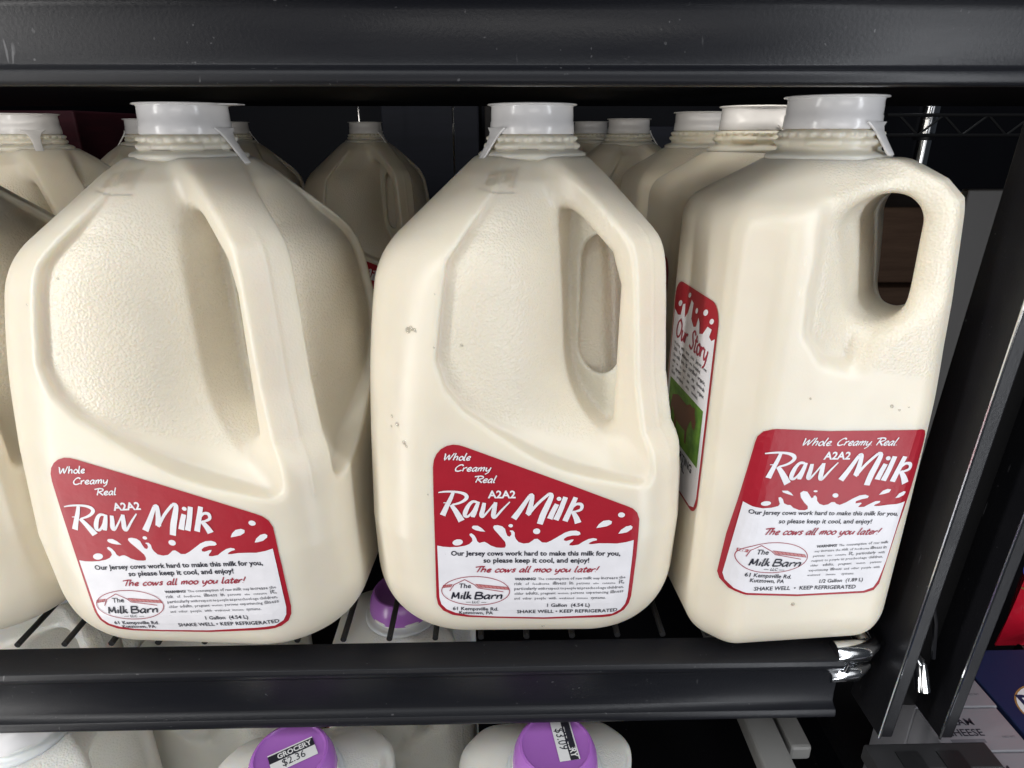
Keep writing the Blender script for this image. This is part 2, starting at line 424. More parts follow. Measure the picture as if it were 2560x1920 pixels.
G_OUT= [(-47.09, 107.48), (-46.61, 111.16), (-45.45, 113.98), (-43.38, 116.52), (-40.84, 118.11), (-38.06, 118.82), (-35.29, 118.59), (-32.77, 117.8), (9.46, 101.77), (41.54, 89.18), (44.82, 87.61), (47.14, 85.25), (48.51, 81.65), (48.69, 76.48), (48.9, 61.55), (48.56, 37.55), (47.83, 32.86), (45.8, 28.79), (42.07, 26.16), (38.76, 25.17), (6.23, 23.36), (-18.48, 23.96), (-31.92, 24.62), (-39.17, 26.09), (-43.59, 28.74), (-46.03, 32.4), (-46.78, 37.04), (-46.9, 67.15), (-47.14, 94.24)]
G_WHITE= [(-45.84, 66.73), (-43.07, 66.09), (-39.87, 65.88), (-36.13, 66.06), (-32.91, 66.72), (-30.78, 67.68), (-29.28, 69.38), (-29.44, 70.92), (-30.51, 72.32), (-30.67, 73.23), (-29.71, 73.55), (-28.38, 72.47), (-27.47, 70.82), (-27.04, 69.28), (-25.97, 68.37), (-24.8, 68.82), (-23.57, 69.02), (-22.23, 68.23), (-20.62, 67.01), (-17.93, 65.99), (-15.24, 65.84), (-13.91, 66.05), (-13.55, 67.3), (-13.96, 69.15), (-15.33, 70.99), (-17.5, 73.72), (-19.01, 75.54), (-19.66, 77.05), (-19.14, 77.97), (-17.56, 78.11), (-15.43, 77.54), (-14.09, 76.22), (-13.68, 74.39), (-12.95, 72.44), (-11.88, 71.96), (-11.1, 73.08), (-11.24, 74.42), (-11.94, 75.02), (-11.58, 75.4), (-10.35, 75.29), (-9.53, 74.14), (-9.49, 72.3), (-8.92, 70.77), (-7.54, 69.05), (-5.12, 68.34), (-2.72, 68.69), (-1.15, 69.95), (-0.11, 70.89), (1.22, 71.03), (2.31, 70.18), (3.42, 69.08), (5.57, 68.98), (7.67, 70.07), (10.78, 72.27), (13.88, 74.47), (16.49, 75.54), (19.14, 75.7), (20.89, 74.99), (21.38, 73.77), (20.35, 73.14), (17.68, 73.1), (15.05, 72.33), (13.77, 71.26), (13.65, 70.33), (14.9, 69.98), (17.27, 70.82), (18.34, 70.83), (17.85, 69.9), (16.58, 68.64), (16.36, 67.7), (17.98, 67.54), (20.63, 68.07), (22.69, 69.65), (25.28, 71.24), (27.39, 71.76), (29.01, 71.47), (29.33, 70.67), (27.49, 70.15), (25.93, 69.26), (25.45, 68.45), (27.06, 68.47), (30.25, 68.95), (34.54, 69.01), (38.85, 68.94), (43.09, 69.75), (46.66, 70.79), (46.79, 62.79), (46.5, 37.52), (45.73, 33.17), (43.76, 29.78), (39.73, 27.36), (6.17, 24.92), (-17.38, 25.33), (-30.8, 26.19), (-37.48, 27.8), (-41.91, 30.1), (-44.36, 33.09), (-45.24, 37.06)]
G_DROPS= [[(-33.79, 69.0), (-33.86, 68.4), (-34.22, 67.83), (-34.82, 67.34), (-35.59, 66.99), (-36.44, 66.83), (-37.26, 66.88), (-37.95, 67.12), (-38.43, 67.54), (-38.65, 68.08), (-38.57, 68.67), (-38.21, 69.25), (-37.61, 69.74), (-36.84, 70.08), (-36.0, 70.24), (-35.18, 70.19), (-34.49, 69.95), (-34.01, 69.53)], [(-29.61, 76.91), (-28.92, 77.71), (-26.81, 77.68), (-24.95, 76.37), (-23.35, 74.56), (-25.47, 74.71), (-27.86, 75.29), (-29.29, 76.12)], [(-10.41, 77.91), (-10.54, 77.45), (-10.92, 77.11), (-11.45, 76.98), (-11.98, 77.1), (-12.38, 77.43), (-12.53, 77.88), (-12.4, 78.34), (-12.02, 78.68), (-11.49, 78.81), (-10.96, 78.69), (-10.56, 78.36)], [(2.41, 75.1), (2.3, 74.51), (1.95, 74.01), (1.4, 73.67), (0.76, 73.55), (0.1, 73.65), (-0.46, 73.98), (-0.85, 74.47), (-1.0, 75.05), (-0.89, 75.64), (-0.53, 76.14), (0.01, 76.48), (0.65, 76.6), (1.31, 76.5), (1.87, 76.17), (2.25, 75.68)], [(41.44, 84.39), (41.36, 83.88), (41.04, 83.45), (40.53, 83.15), (39.91, 83.04), (39.27, 83.13), (38.72, 83.41), (38.33, 83.84), (38.17, 84.34), (38.25, 84.85), (38.57, 85.28), (39.08, 85.58), (39.7, 85.68), (40.34, 85.59), (40.89, 85.31), (41.28, 84.89)], [(28.53, 77.24), (29.57, 79.26), (31.57, 81.11), (34.19, 81.57), (35.67, 80.87), (35.4, 79.47), (33.36, 78.22), (30.74, 77.64)], [(39.09, 74.32), (40.16, 76.36), (42.41, 78.23), (44.5, 78.74), (45.52, 77.97), (45.2, 76.74), (43.19, 75.18), (40.83, 74.53)]]
G_RAW= [[(-44.85, 94.86, 0.5), (-42.15, 95.31, 0.78), (-38.53, 95.42, 0.89), (-34.91, 95.01, 1.12), (-32.58, 93.99, 1.51), (-31.91, 92.59, 1.56), (-33.11, 90.93, 1.23), (-35.46, 89.54, 1.0), (-38.59, 88.6, 0.78)], [(-38.12, 94.96, 1.34), (-39.34, 91.72, 1.67), (-41.21, 87.56, 1.95), (-43.1, 83.06, 2.34)], [(-42.64, 89.61, 0.33), (-39.88, 89.53, 0.56)], [(-39.11, 88.6, 1.45), (-37.05, 85.42, 2.12), (-34.3, 80.18, 2.79)], [(-27.22, 90.19, 1.0), (-29.2, 90.4, 1.23), (-31.03, 88.48, 1.56), (-32.44, 85.3, 1.9), (-32.76, 83.09, 1.56), (-31.4, 82.63, 1.12), (-29.46, 84.93, 0.78), (-27.53, 88.65, 0.56)], [(-26.49, 90.43, 1.23), (-27.52, 87.46, 1.79), (-28.77, 83.98, 2.12), (-29.19, 82.3, 1.56)], [(-23.88, 89.88, 1.45), (-24.38, 86.91, 1.79), (-25.1, 83.44, 1.9), (-24.36, 82.73, 1.12), (-22.12, 85.45, 0.78), (-19.39, 89.36, 0.78)], [(-18.67, 90.25, 1.45), (-19.25, 86.39, 1.9), (-19.63, 83.03, 1.9), (-18.67, 82.45, 1.12), (-15.58, 86.44, 0.89), (-12.15, 90.53, 0.56)], [(-10.23, 81.72, 2.57), (-7.19, 86.56, 2.12), (-3.11, 93.72, 1.45)], [(-3.21, 93.72, 1.45), (-1.87, 94.03, 1.56), (-2.44, 89.01, 2.01), (-3.55, 84.1, 2.34)], [(-3.69, 83.62, 1.23), (0.58, 89.65, 1.23), (5.5, 94.73, 1.23)], [(5.34, 94.84, 1.23), (6.93, 94.16, 1.79), (5.31, 89.12, 2.34), (3.5, 84.33, 2.57), (2.0, 79.0, 2.46)], [(9.58, 89.66, 1.9), (8.06, 86.07, 2.12), (6.55, 81.84, 2.34)], [(13.38, 93.38, 2.01), (11.44, 86.83, 2.12), (9.42, 81.28, 2.34)], [(18.08, 93.33, 1.9), (15.99, 87.38, 2.12), (13.68, 80.74, 2.34)], [(16.3, 87.38, 0.78), (18.64, 89.79, 1.12), (20.92, 89.47, 1.45), (20.74, 86.97, 1.23), (17.29, 85.6, 0.78)], [(16.9, 86.01, 1.56), (18.64, 83.04, 2.23), (19.87, 79.85, 2.79)]]
G_IDOT= [(11.49, 92.47), (11.41, 92.0), (11.12, 91.63), (10.69, 91.42), (10.2, 91.41), (9.75, 91.61), (9.43, 91.98), (9.3, 92.43), (9.39, 92.9), (9.68, 93.27), (10.11, 93.48), (10.59, 93.49), (11.04, 93.29), (11.36, 92.92)]
G_TX={
  'Whole': [(-42.45, 111.23), (-30.24, 111.42)] ,
  'Creamy': [(-37.51, 105.81), (-21.03, 106.06)] ,
  'Real': [(-27.92, 100.22), (-18.8, 100.36)] ,
  'A2A2': [(-22.29, 92.38), (-9.53, 92.57)] ,
  'Our': [(-39.38, 61.39), (40.85, 62.46)] ,
  'so': [(-24.03, 57.67), (26.33, 58.34)] ,
  'The cows': [(-27.8, 52.27), (30.74, 53.15)] ,
  'W1': [(-8.93, 47.87), (44.45, 49.32)] ,
  'W2': [(-9.04, 45.07), (44.12, 46.52)] ,
  'W3': [(-9.03, 42.26), (44.06, 43.77)] ,
  'W4': [(-8.97, 39.49), (44.1, 41.14)] ,
  'W5': [(-8.96, 36.71), (35.64, 37.72)] ,
  'gal': [(7.28, 32.37), (28.17, 32.76)] ,
  'shake': [(-7.36, 27.95), (42.12, 29.22)] ,
  '61': [(-38.85, 29.81), (-16.6, 29.6)] ,
  'Kutz': [(-35.81, 27.15), (-19.19, 27.0)] ,
  'Thelogo': [(-35.61, 43.1), (-29.97, 43.17)] ,
  'MilkBarn': [(-39.62, 36.8), (-14.77, 37.11)] ,
  'LLC': [(-29.41, 34.27), (-25.81, 34.31)] ,
  'dash': [(-32.45, 34.9), (-30.13, 34.93)] ,
  'dash2': [(-24.98, 34.86), (-22.49, 34.89)] ,
}
G_ELL= [(-44.06, 42.34), (-11.27, 41.77), (-27.79, 49.82), (-27.47, 33.16)]
G_ROOF= [(-40.23, 41.41), (-38.17, 45.03), (-32.97, 48.01), (-28.32, 45.15), (-26.68, 43.34), (-14.29, 41.27)]
G_BRICK= [[(-43.26, 44.64), (-38.88, 45.21), (-39.66, 43.7), (-43.66, 43.13)], [(-27.78, 45.48), (-12.41, 43.92), (-11.67, 42.42), (-26.4, 43.74)]]
H_OUT= [(-42.45, 115.82), (-42.38, 119.45), (-42.08, 122.5), (-40.38, 125.3), (-37.21, 126.66), (-35.15, 126.94), (-10.48, 126.66), (32.3, 128.6), (35.1, 127.62), (36.96, 125.14), (37.69, 122.33), (37.49, 102.24), (36.09, 77.78), (35.87, 50.69), (35.81, 46.02), (33.96, 42.11), (29.55, 40.48), (-5.27, 38.39), (-30.68, 39.15), (-38.54, 40.79), (-42.25, 43.74), (-43.54, 47.0), (-43.85, 69.24), (-43.1, 88.69)]
H_WHITE= [(-41.28, 89.2), (-37.44, 87.9), (-32.92, 87.39), (-29.12, 87.76), (-25.98, 88.71), (-25.41, 89.92), (-26.34, 91.69), (-26.82, 93.16), (-25.89, 93.48), (-24.53, 92.32), (-23.54, 90.25), (-21.68, 89.39), (-20.29, 89.42), (-18.57, 87.95), (-15.52, 86.8), (-12.7, 86.73), (-11.46, 87.47), (-11.8, 88.97), (-13.89, 90.73), (-16.16, 93.37), (-17.08, 95.73), (-15.82, 96.82), (-13.78, 96.39), (-12.27, 94.64), (-11.09, 93.18), (-10.21, 93.49), (-10.25, 94.38), (-9.46, 94.58), (-8.49, 93.53), (-7.96, 91.74), (-6.49, 90.27), (-4.34, 89.53), (-2.21, 90.05), (-0.82, 91.28), (0.59, 91.31), (1.65, 90.43), (3.49, 89.86), (6.01, 91.11), (8.87, 93.27), (11.82, 95.01), (14.54, 95.48), (16.44, 94.74), (16.14, 93.72), (13.47, 93.06), (10.9, 91.99), (10.92, 90.78), (13.37, 91.25), (14.04, 90.84), (12.98, 89.43), (12.85, 88.82), (15.65, 89.05), (18.07, 90.73), (20.55, 92.17), (22.79, 92.34), (22.75, 91.43), (20.74, 90.36), (20.38, 89.56), (22.95, 89.61), (26.8, 90.29), (31.27, 90.8), (35.27, 91.97), (35.15, 87.69), (35.33, 59.23), (34.49, 48.02), (33.16, 43.99), (28.61, 41.76), (-4.97, 39.67), (-30.94, 40.48), (-36.73, 41.92), (-40.39, 44.54), (-41.65, 47.66)]
H_DROPS= [[(-29.71, 90.28), (-29.73, 89.86), (-30.03, 89.45), (-30.58, 89.1), (-31.31, 88.86), (-32.13, 88.76), (-32.94, 88.8), (-33.64, 88.98), (-34.16, 89.28), (-34.42, 89.67), (-34.4, 90.09), (-34.09, 90.49), (-33.55, 90.84), (-32.82, 91.08), (-32.0, 91.18), (-31.19, 91.14), (-30.49, 90.96), (-29.97, 90.66)], [(-26.03, 96.72), (-23.29, 96.78), (-21.38, 95.64), (-19.95, 94.19), (-22.9, 95.02), (-25.29, 95.85)], [(-8.97, 96.78), (-9.09, 96.47), (-9.54, 96.26), (-10.16, 96.25), (-10.7, 96.43), (-10.97, 96.74), (-10.85, 97.06), (-10.4, 97.26), (-9.78, 97.27), (-9.23, 97.09)], [(1.59, 94.8), (1.58, 94.28), (1.27, 93.86), (0.74, 93.62), (0.1, 93.61), (-0.54, 93.83), (-1.05, 94.23), (-1.32, 94.74), (-1.3, 95.26), (-1.0, 95.68), (-0.47, 95.92), (0.18, 95.94), (0.82, 95.72), (1.32, 95.31)], [(21.1, 95.44), (22.47, 97.74), (24.49, 98.68), (26.27, 98.42), (25.83, 96.91), (23.52, 95.97)], [(29.68, 93.98), (30.84, 96.42), (32.82, 97.54), (34.06, 97.21), (33.41, 95.45), (31.43, 94.32)]]
H_RAWAFF= [[1.0407, 0.0323], [-0.1747, 1.0174], [25.413, 19.9388]] # res [[-0.7, -0.2], [-0.1, -0.4], [-0.5, 0.3], [0.8, 0.1], [0.6, 0.2]]
H_LOGOAFF= [[1.0361, -0.0308], [-0.2527, 1.0128], [17.0259, 17.8657]] # res [[-0.1, -0.3], [-0.1, -0.3], [0.1, 0.3], [0.1, 0.3]]
H_TX={
  'Whole': [(-22.3, 119.47), (22.82, 120.93)] ,
  'A2A2': [(-10.48, 113.02), (1.99, 113.34)] ,
  'Our': [(-38.63, 84.11), (33.55, 84.71)] ,
  'so': [(-23.79, 79.68), (21.71, 80.25)] ,
  'The cows': [(-29.35, 73.45), (27.06, 74.39)] ,
  'W1': [(-2.07, 66.59), (33.39, 69.53)] ,
  'W2': [(-2.34, 64.04), (33.29, 66.65)] ,
  'W3': [(-2.4, 61.3), (33.16, 63.88)] ,
  'W4': [(-2.53, 58.6), (32.98, 61.29)] ,
  'W5': [(-2.66, 55.88), (33.04, 58.43)] ,
  'W6': [(-2.71, 53.09), (33.08, 55.42)] ,
  'W7': [(-2.82, 50.47), (20.96, 51.59)] ,
  'gal': [(4.4, 46.55), (26.47, 47.65)] ,
  'shake': [(-27.74, 41.94), (23.87, 43.29)] ,
  '61': [(-33.77, 49.98), (-10.55, 48.92)] ,
  'Kutz': [(-30.76, 46.93), (-13.6, 46.28)] ,
}
# ------------------------------------------------------------------ lettering
SCRIPT = {  # brush script glyphs: advance, strokes (x-height 1)
 'W': (1.45, [[(0,1.65),(.12,1.5),(.2,.05),(.62,1.25),(.74,1.2),(.8,.05),(1.35,1.85)]]),
 'h': (.78, [[(.16,1.9),(.02,0)],[(.05,.45),(.35,1),(.55,.85),(.5,0)]]),
 'o': (.72, [[(.38,1),(.12,.8),(.06,.3),(.28,0),(.54,.2),(.6,.7),(.38,1),(.3,.98)]]),
 'l': (.38, [[(.2,1.9),(.05,.25),(.14,0),(.26,.08)]]),
 'e': (.66, [[(.08,.48),(.42,.55),(.52,.85),(.34,1),(.1,.7),(.08,.22),(.3,0),(.58,.2)]]),
 'C': (1.05, [[(.98,1.4),(.78,1.75),(.4,1.5),(.1,.8),(.18,.15),(.5,0),(.92,.28)]]),
 'r': (.55, [[(.1,1),(.02,0)],[(.06,.5),(.3,.95),(.5,.92)]]),
 'a': (.78, [[(.58,.9),(.34,1),(.08,.55),(.12,.06),(.32,.05),(.55,.6)],[(.62,1),(.52,.12),(.66,0)]]),
 'm': (1.0, [[(.1,1),(.02,0)],[(.06,.5),(.32,1),(.42,.85),(.36,0)],[(.39,.5),(.68,1),(.8,.85),(.74,0)]]),
 'y': (.75, [[(.08,1),(.08,.3),(.26,.05),(.55,.6)],[(.62,1),(.46,-.3),(.1,-.8)]]),
 'R': (.95, [[(-.35,1.6),(.3,1.8),(.8,1.62),(.78,1.15),(.15,.85)],[(.2,1.7),(.02,0)],[(.25,.85),(.85,-.05)]]),
 'T': (.72, [[(-.2,1.55),(.5,1.78),(1.05,1.72)],[(.5,1.75),(.22,0)]]),
 'c': (.62, [[(.55,.85),(.36,1),(.08,.6),(.12,.08),(.34,0),(.55,.2)]]),
 'w': (.95, [[(.06,1),(.1,.05),(.2,.05),(.45,.85),(.5,.05),(.6,.05),(.88,1)]]),
 's': (.58, [[(.52,.88),(.3,1),(.14,.75),(.42,.35),(.32,.04),(.03,.1)]]),
 'u': (.75, [[(.08,1),(.06,.2),(.24,.02),(.52,.6)],[(.6,1),(.54,0)]]),
 't': (.5, [[(.28,1.6),(.12,.15),(.26,0),(.42,.1)],[(.0,1.02),(.5,1.1)]]),
 'i': (.36, [[(.14,1),(.06,0)],[(.22,1.45),(.2,1.4)]]),
 'k': (.72, [[(.16,1.9),(.02,0)],[(.1,.5),(.5,1)],[(.2,.55),(.55,0)]]),
 'n': (.74, [[(.1,1),(.02,0)],[(.06,.5),(.35,1),(.52,.85),(.46,0)]]),
 'M': (1.2, [[(.1,0),(.25,1.7)],[(.25,1.7),(.5,.4),(.9,1.7)],[(.9,1.7),(.95,0)]]),
 'B': (.95, [[(.15,1.7),(.05,0)],[(.1,1.65),(.7,1.6),(.65,1.05),(.15,.9)],[(.15,.9),(.8,.75),(.72,.1),(.02,0)]]),
 '!': (.4, [[(.32,1.8),(.14,.5)],[(.08,.1),(.06,.0)]]),
 '.': (.32, [[(.08,.1),(.06,.0)]]),
 'S': (.85, [[(.85,1.5),(.6,1.8),(.3,1.5),(.42,1.0),(.62,.55),(.42,.02),(-.05,.2)]]),
 'O': (1.15, [[(.6,1.8),(.2,1.4),(.08,.5),(.4,0),(.85,.4),(.98,1.3),(.6,1.8),(.5,1.78)]]),
 ' ': (.5, []),
}
def catmull(P, n=4):
    if len(P) < 3: return list(P)
    Q = [P[0]] + list(P) + [P[-1]]; out = []
    for i in range(1, len(Q)-2):
        p0, p1, p2, p3 = [np.array(a, float) for a in Q[i-1:i+3]]
        for s in range(n):
            t = s/n; out.append(tuple(0.5*((2*p1)+(-p0+p2)*t+(2*p0-5*p1+4*p2-p3)*t*t+(-p0+3*p1-3*p2+p3)*t**3)))
    out.append(tuple(P[-1])); return out
class Flat:
    """2D artwork: triangles with a material index and a layer height, in label millimetres"""
    def __init__(s): s.v = []; s.f = []; s.m = []; s.h = []; s.bump_h = 0
    def poly(s, pts, m, h, cell=None):
        bm = bmesh.new(); vs = [bm.verts.new((x, y, 0)) for x, y in pts]; bm.faces.new(vs)
        bmesh.ops.triangulate(bm, faces=bm.faces[:])
        if cell:
            for a in (0, 1):
                lo = min(p[a] for p in pts); hi = max(p[a] for p in pts); c = math.floor(lo/cell)*cell + cell
                while c < hi:
                    co = [0, 0, 0]; no = [0, 0, 0]; co[a] = c; no[a] = 1
                    bmesh.ops.bisect_plane(bm, geom=bm.verts[:]+bm.edges[:]+bm.faces[:], dist=1e-5, plane_co=co, plane_no=no); c += cell
            bmesh.ops.triangulate(bm, faces=bm.faces[:])
        bm.verts.index_update(); n = len(s.v)
        s.v += [(v.co.x, v.co.y) for v in bm.verts]; s.h += [h]*len(bm.verts)
        for f in bm.faces:
            q = [v.index+n for v in f.verts]
            a, b, c = [s.v[i] for i in q[:3]]
            if (b[0]-a[0])*(c[1]-a[1])-(b[1]-a[1])*(c[0]-a[0]) < 0: q = q[::-1]
            s.f.append(q); s.m.append(m)
        bm.free()
    def stroke(s, pts, m, h, w=None, smooth=True):
        """pts (x,y[,w])"""
        P = [(p[0], p[1], p[2] if len(p) > 2 else w) for p in pts]
        if smooth: P = catmull(P)
        n = len(s.v); L = []
        for i, p in enumerate(P):
            a = P[max(i-1, 0)]; b = P[min(i+1, len(P)-1)]
            dx, dy = b[0]-a[0], b[1]-a[1]; l = math.hypot(dx, dy) or 1e-6; nx, ny = -dy/l, dx/l
            L.append((p[0]+nx*p[2]/2, p[1]+ny*p[2]/2)); L.append((p[0]-nx*p[2]/2, p[1]-ny*p[2]/2))
        s.bump_h = (s.bump_h + 1) % 12; hh = h + s.bump_h*0.008
        s.v += L; s.h += [hh]*len(L)
        for i in range(len(P)-1): s.f.append((n+2*i+1, n+2*i+3, n+2*i+2, n+2*i)); s.m.append(m)
    def script(s, txt, x0, x1, y0, y1, m, h, w=0.24, slant=0.22, vscale=None):
        """fit a script line between (x0,y0) and (x1,y1)"""
        adv = sum(SCRIPT[c][0] for c in txt); k = (x1-x0)/adv; ang = math.atan2(y1-y0, x1-x0)
        ky = vscale or k; cx = 0
        for c in txt:
            a, st = SCRIPT[c]
            for q in st:
                pts = []
                for (px, py) in catmull(q, 3):
                    X = (cx+px)*k + slant*py*ky; Y = py*ky
                    pts.append((x0+X*math.cos(ang)-Y*math.sin(ang), y0+X*math.sin(ang)+Y*math.cos(ang)))
                # calligraphic pen: thick on down strokes, thin on up strokes
                W_ = []
                for i in range(len(pts)):
                    a_ = pts[max(i-1, 0)]; b_ = pts[min(i+1, len(pts)-1)]
                    an = math.atan2(b_[1]-a_[1], b_[0]-a_[0]); W_.append(w*ky*(0.62+0.55*abs(math.sin(an-0.7))))
                s.stroke([(p[0], p[1], ww) for p, ww in zip(pts, W_)], m, h, smooth=False)
            cx += a
    def text(s, txt, x0, x1, y0, y1, m, h, bold=0.0, shear=0.0, hs=1.0, res=2):
        c = bpy.data.curves.new('t', 'FONT'); c.body = txt; c.size = 1; c.offset = bold; c.shear = shear; c.resolution_u = res
        o = bpy.data.objects.new('t', c); COL.objects.link(o)
        dg = bpy.context.evaluated_depsgraph_get(); me = bpy.data.meshes.new_from_object(o.evaluated_get(dg))
        xs = [v.co.x for v in me.vertices]; lo, hi = min(xs), max(xs); k = (x1-x0)/(hi-lo); ang = math.atan2(y1-y0, x1-x0)
        n = len(s.v)
        for v in me.vertices:
            X = (v.co.x-lo)*k; Y = v.co.y*k*hs
            s.v.append((x0+X*math.cos(ang)-Y*math.sin(ang), y0+X*math.sin(ang)+Y*math.cos(ang))); s.h.append(h)
        for f in me.polygons:
            q = [i+n for i in f.vertices]; A = 0
            for i in range(len(q)):
                a, b = s.v[q[i]], s.v[q[(i+1) % len(q)]]; A += a[0]*b[1]-b[0]*a[1]
            s.f.append(q if A > 0 else q[::-1]); s.m.append(m)
        bpy.data.objects.remove(o); bpy.data.curves.remove(c); bpy.data.meshes.remove(me)
    def justify(s, txt, x0, x1, y0, y1, m, h, size, bold=0.0):
        """words of constant size spread from x0 to x1"""
        ws = txt.split(); wid = [len(w)*0.52*size for w in ws]
        gap = ((x1-x0)-sum(wid))/max(len(ws)-1, 1); x = x0
        for w, l in zip(ws, wid):
            t0 = (x-x0)/(x1-x0); t1 = (x+l-x0)/(x1-x0)
            s.text(w, x, x+l, y0+(y1-y0)*t0, y0+(y1-y0)*t1, m, h, bold, res=1); x += l+gap
    def bake(s, name, mapper):
        me = bpy.data.meshes.new(name)
        P = mapper(np.array(s.v), np.array(s.h))
        me.from_pydata((P*0.001).tolist(), [], [tuple(f) for f in s.f]); me.polygons.foreach_set('material_index', s.m)
        me.update(); return me
def front_mapper(sdf, tilt, y0):
    t = math.radians(tilt); c, sn = math.cos(t), math.sin(t)
    def f(v, h):
        x = v[:, 0]*c-(v[:, 1]-65)*sn; z = 65+v[:, 0]*sn+(v[:, 1]-65)*c
        P = np.stack([x, np.full(len(x), y0), z], 1)
        for _ in range(14): P[:, 1] += 0.9*sdf(P)
        g = grad(sdf, P, 0.6); g /= np.linalg.norm(g, axis=1)[:, None]
        return P + g*h[:, None]
    return f
def left_mapper(sdf):
    def f(v, h):
        # artwork x runs towards -y on the left face
        P = np.stack([np.full(len(v), -60.0), -v[:, 0], v[:, 1]], 1)
        for _ in range(14): P[:, 0] += 0.9*sdf(P)
        g = grad(sdf, P, 0.6); g /= np.linalg.norm(g, axis=1)[:, None]
        return P + g*h[:, None]
    return f
def aff(A, p): return (p[0]*A[0][0]+p[1]*A[1][0]+A[2][0], p[0]*A[0][1]+p[1]*A[1][1]+A[2][1])
RED, WHT, INK, GRY, DKR, PNK, GRN, COW = range(8)
def logo(F, mp, k):
    e = [mp(p) for p in G_ELL]
    cx = (e[0][0]+e[1][0])/2; cy = (e[2][1]+e[3][1])/2; rx = abs(e[1][0]-e[0][0])/2; ry = abs(e[2][1]-e[3][1])/2
    ring = [(cx+rx*math.cos(t), cy+ry*math.sin(t)) for t in np.linspace(0, 2*math.pi, 61)]
    for B in G_BRICK: F.poly([mp(p) for p in B], PNK, 0.50)
    for B in G_BRICK:
        B = [mp(p) for p in B]
        n = 8 if abs(B[1][0]-B[0][0]) > 8 else 4
        for i in range(n+1):
            t = i/n; a = (B[0][0]+(B[1][0]-B[0][0])*t, B[0][1]+(B[1][1]-B[0][1])*t); b = (B[3][0]+(B[2][0]-B[3][0])*t, B[3][1]+(B[2][1]-B[3][1])*t)
            F.stroke([a, b], DKR, 0.60, 0.16, False)
        F.stroke([B[0], B[1]], DKR, 0.60, 0.16, False); F.stroke([B[3], B[2]], DKR, 0.60, 0.16, False)
    F.stroke(ring, DKR, 0.60, 0.34, False)
    r = [mp(p) for p in G_ROOF]
    F.stroke(r[:3], DKR, 0.60, 0.36, False); F.stroke(r[2:], DKR, 0.60, 0.36, False)
    def T(key): return [mp(p) for p in G_TX[key]]
    a, b = T('Thelogo'); F.text('The', a[0], b[0], a[1], b[1], INK, 0.60, 0.012, 0.12)
    a, b = T('MilkBarn'); d = b[0]-a[0]; mid = 0.425
    F.script('Milk', a[0]-0.1, a[0]+d*0.415, a[1], a[1]+(b[1]-a[1])*0.41, INK, 0.60, 0.36, 0.10, vscale=2.25*k)
    F.script('Barn', a[0]+d*0.455, b[0]+0.6, a[1]+(b[1]-a[1])*0.45, b[1], INK, 0.60, 0.36, 0.10, vscale=2.25*k)
    a, b = T('LLC'); F.text('LLC', a[0], b[0], a[1], b[1], INK, 0.60, 0.01, 0.2)
    for key in ('dash', 'dash2'):
        a, b = T(key); F.stroke([a, b], INK, 0.60, 0.22, False)
def raw_milk(F, mp, k):
    for st in G_RAW:
        pts = [(*mp(p[:2]), p[2]*k*1.13) for p in st]; F.stroke(pts, WHT, 0.50)
    F.poly([mp(p) for p in G_IDOT], WHT, 0.52)
def gallon_label():
    F = Flat(); I = lambda p: p
    F.poly(G_OUT, RED, 0.25, 5); F.poly(G_WHITE, WHT, 0.42, 5)
    for d in G_DROPS: F.poly(d, WHT, 0.42)
    raw_milk(F, I, 1)
    t = lambda key: (G_TX[key][0][0], G_TX[key][1][0], G_TX[key][0][1], G_TX[key][1][1])
    F.script('Whole', *t('Whole'), WHT, 0.5, 0.34, 0.30, 1.85); F.script('Creamy', *t('Creamy'), WHT, 0.5, 0.34, 0.30, 1.85); F.script('Real', *t('Real'), WHT, 0.5, 0.34, 0.30, 1.85)
    F.text('A2A2', *t('A2A2'), WHT, 0.5, 0.03)
    F.text('Our Jersey cows work hard to make this milk for you,', *t('Our'), INK, 0.60, 0.024)
    F.text('so please keep it cool, and enjoy!', *t('so'), INK, 0.60, 0.024)
    F.script('The cows all moo you later!', *t('The cows'), DKR, 0.60, 0.36, 0.30, 1.80)
    L = ['WARNING! The consumption of raw milk may increase the', 'risk of foodborne illness in persons who consume it,', 'particularly with respect to people as preschool-age children,', 'older adults, pregnant women, persons experiencing illness', 'and other people with weakened immune systems.']
    x0, x1, y0, y1 = t('W1'); F.text('WARNING!', x0, x0+10.2, y0, y0+(y1-y0)*.2, INK, 0.60, 0.03)
    F.justify(L[0][9:], x0+11.2, x1, y0+(y1-y0)*.2, y1, GRY, 0.60, 1.95, 0.01)
    for i in range(1, 5): F.justify(L[i], *t('W%d' % (i+1)), GRY, 0.60, 1.75, 0.01)
    F.text('1 Gallon  (4.54 L)', *t('gal'), INK, 0.60, 0.012); F.text('SHAKE WELL \u2022 KEEP REFRIGERATED', *t('shake'), INK, 0.60, 0.012)
    F.text('61 Kempsville Rd.', *t('61'), INK, 0.60, 0.012); F.text('Kutztown, PA', *t('Kutz'), INK, 0.60, 0.012)
    logo(F, I, 1)
    return F
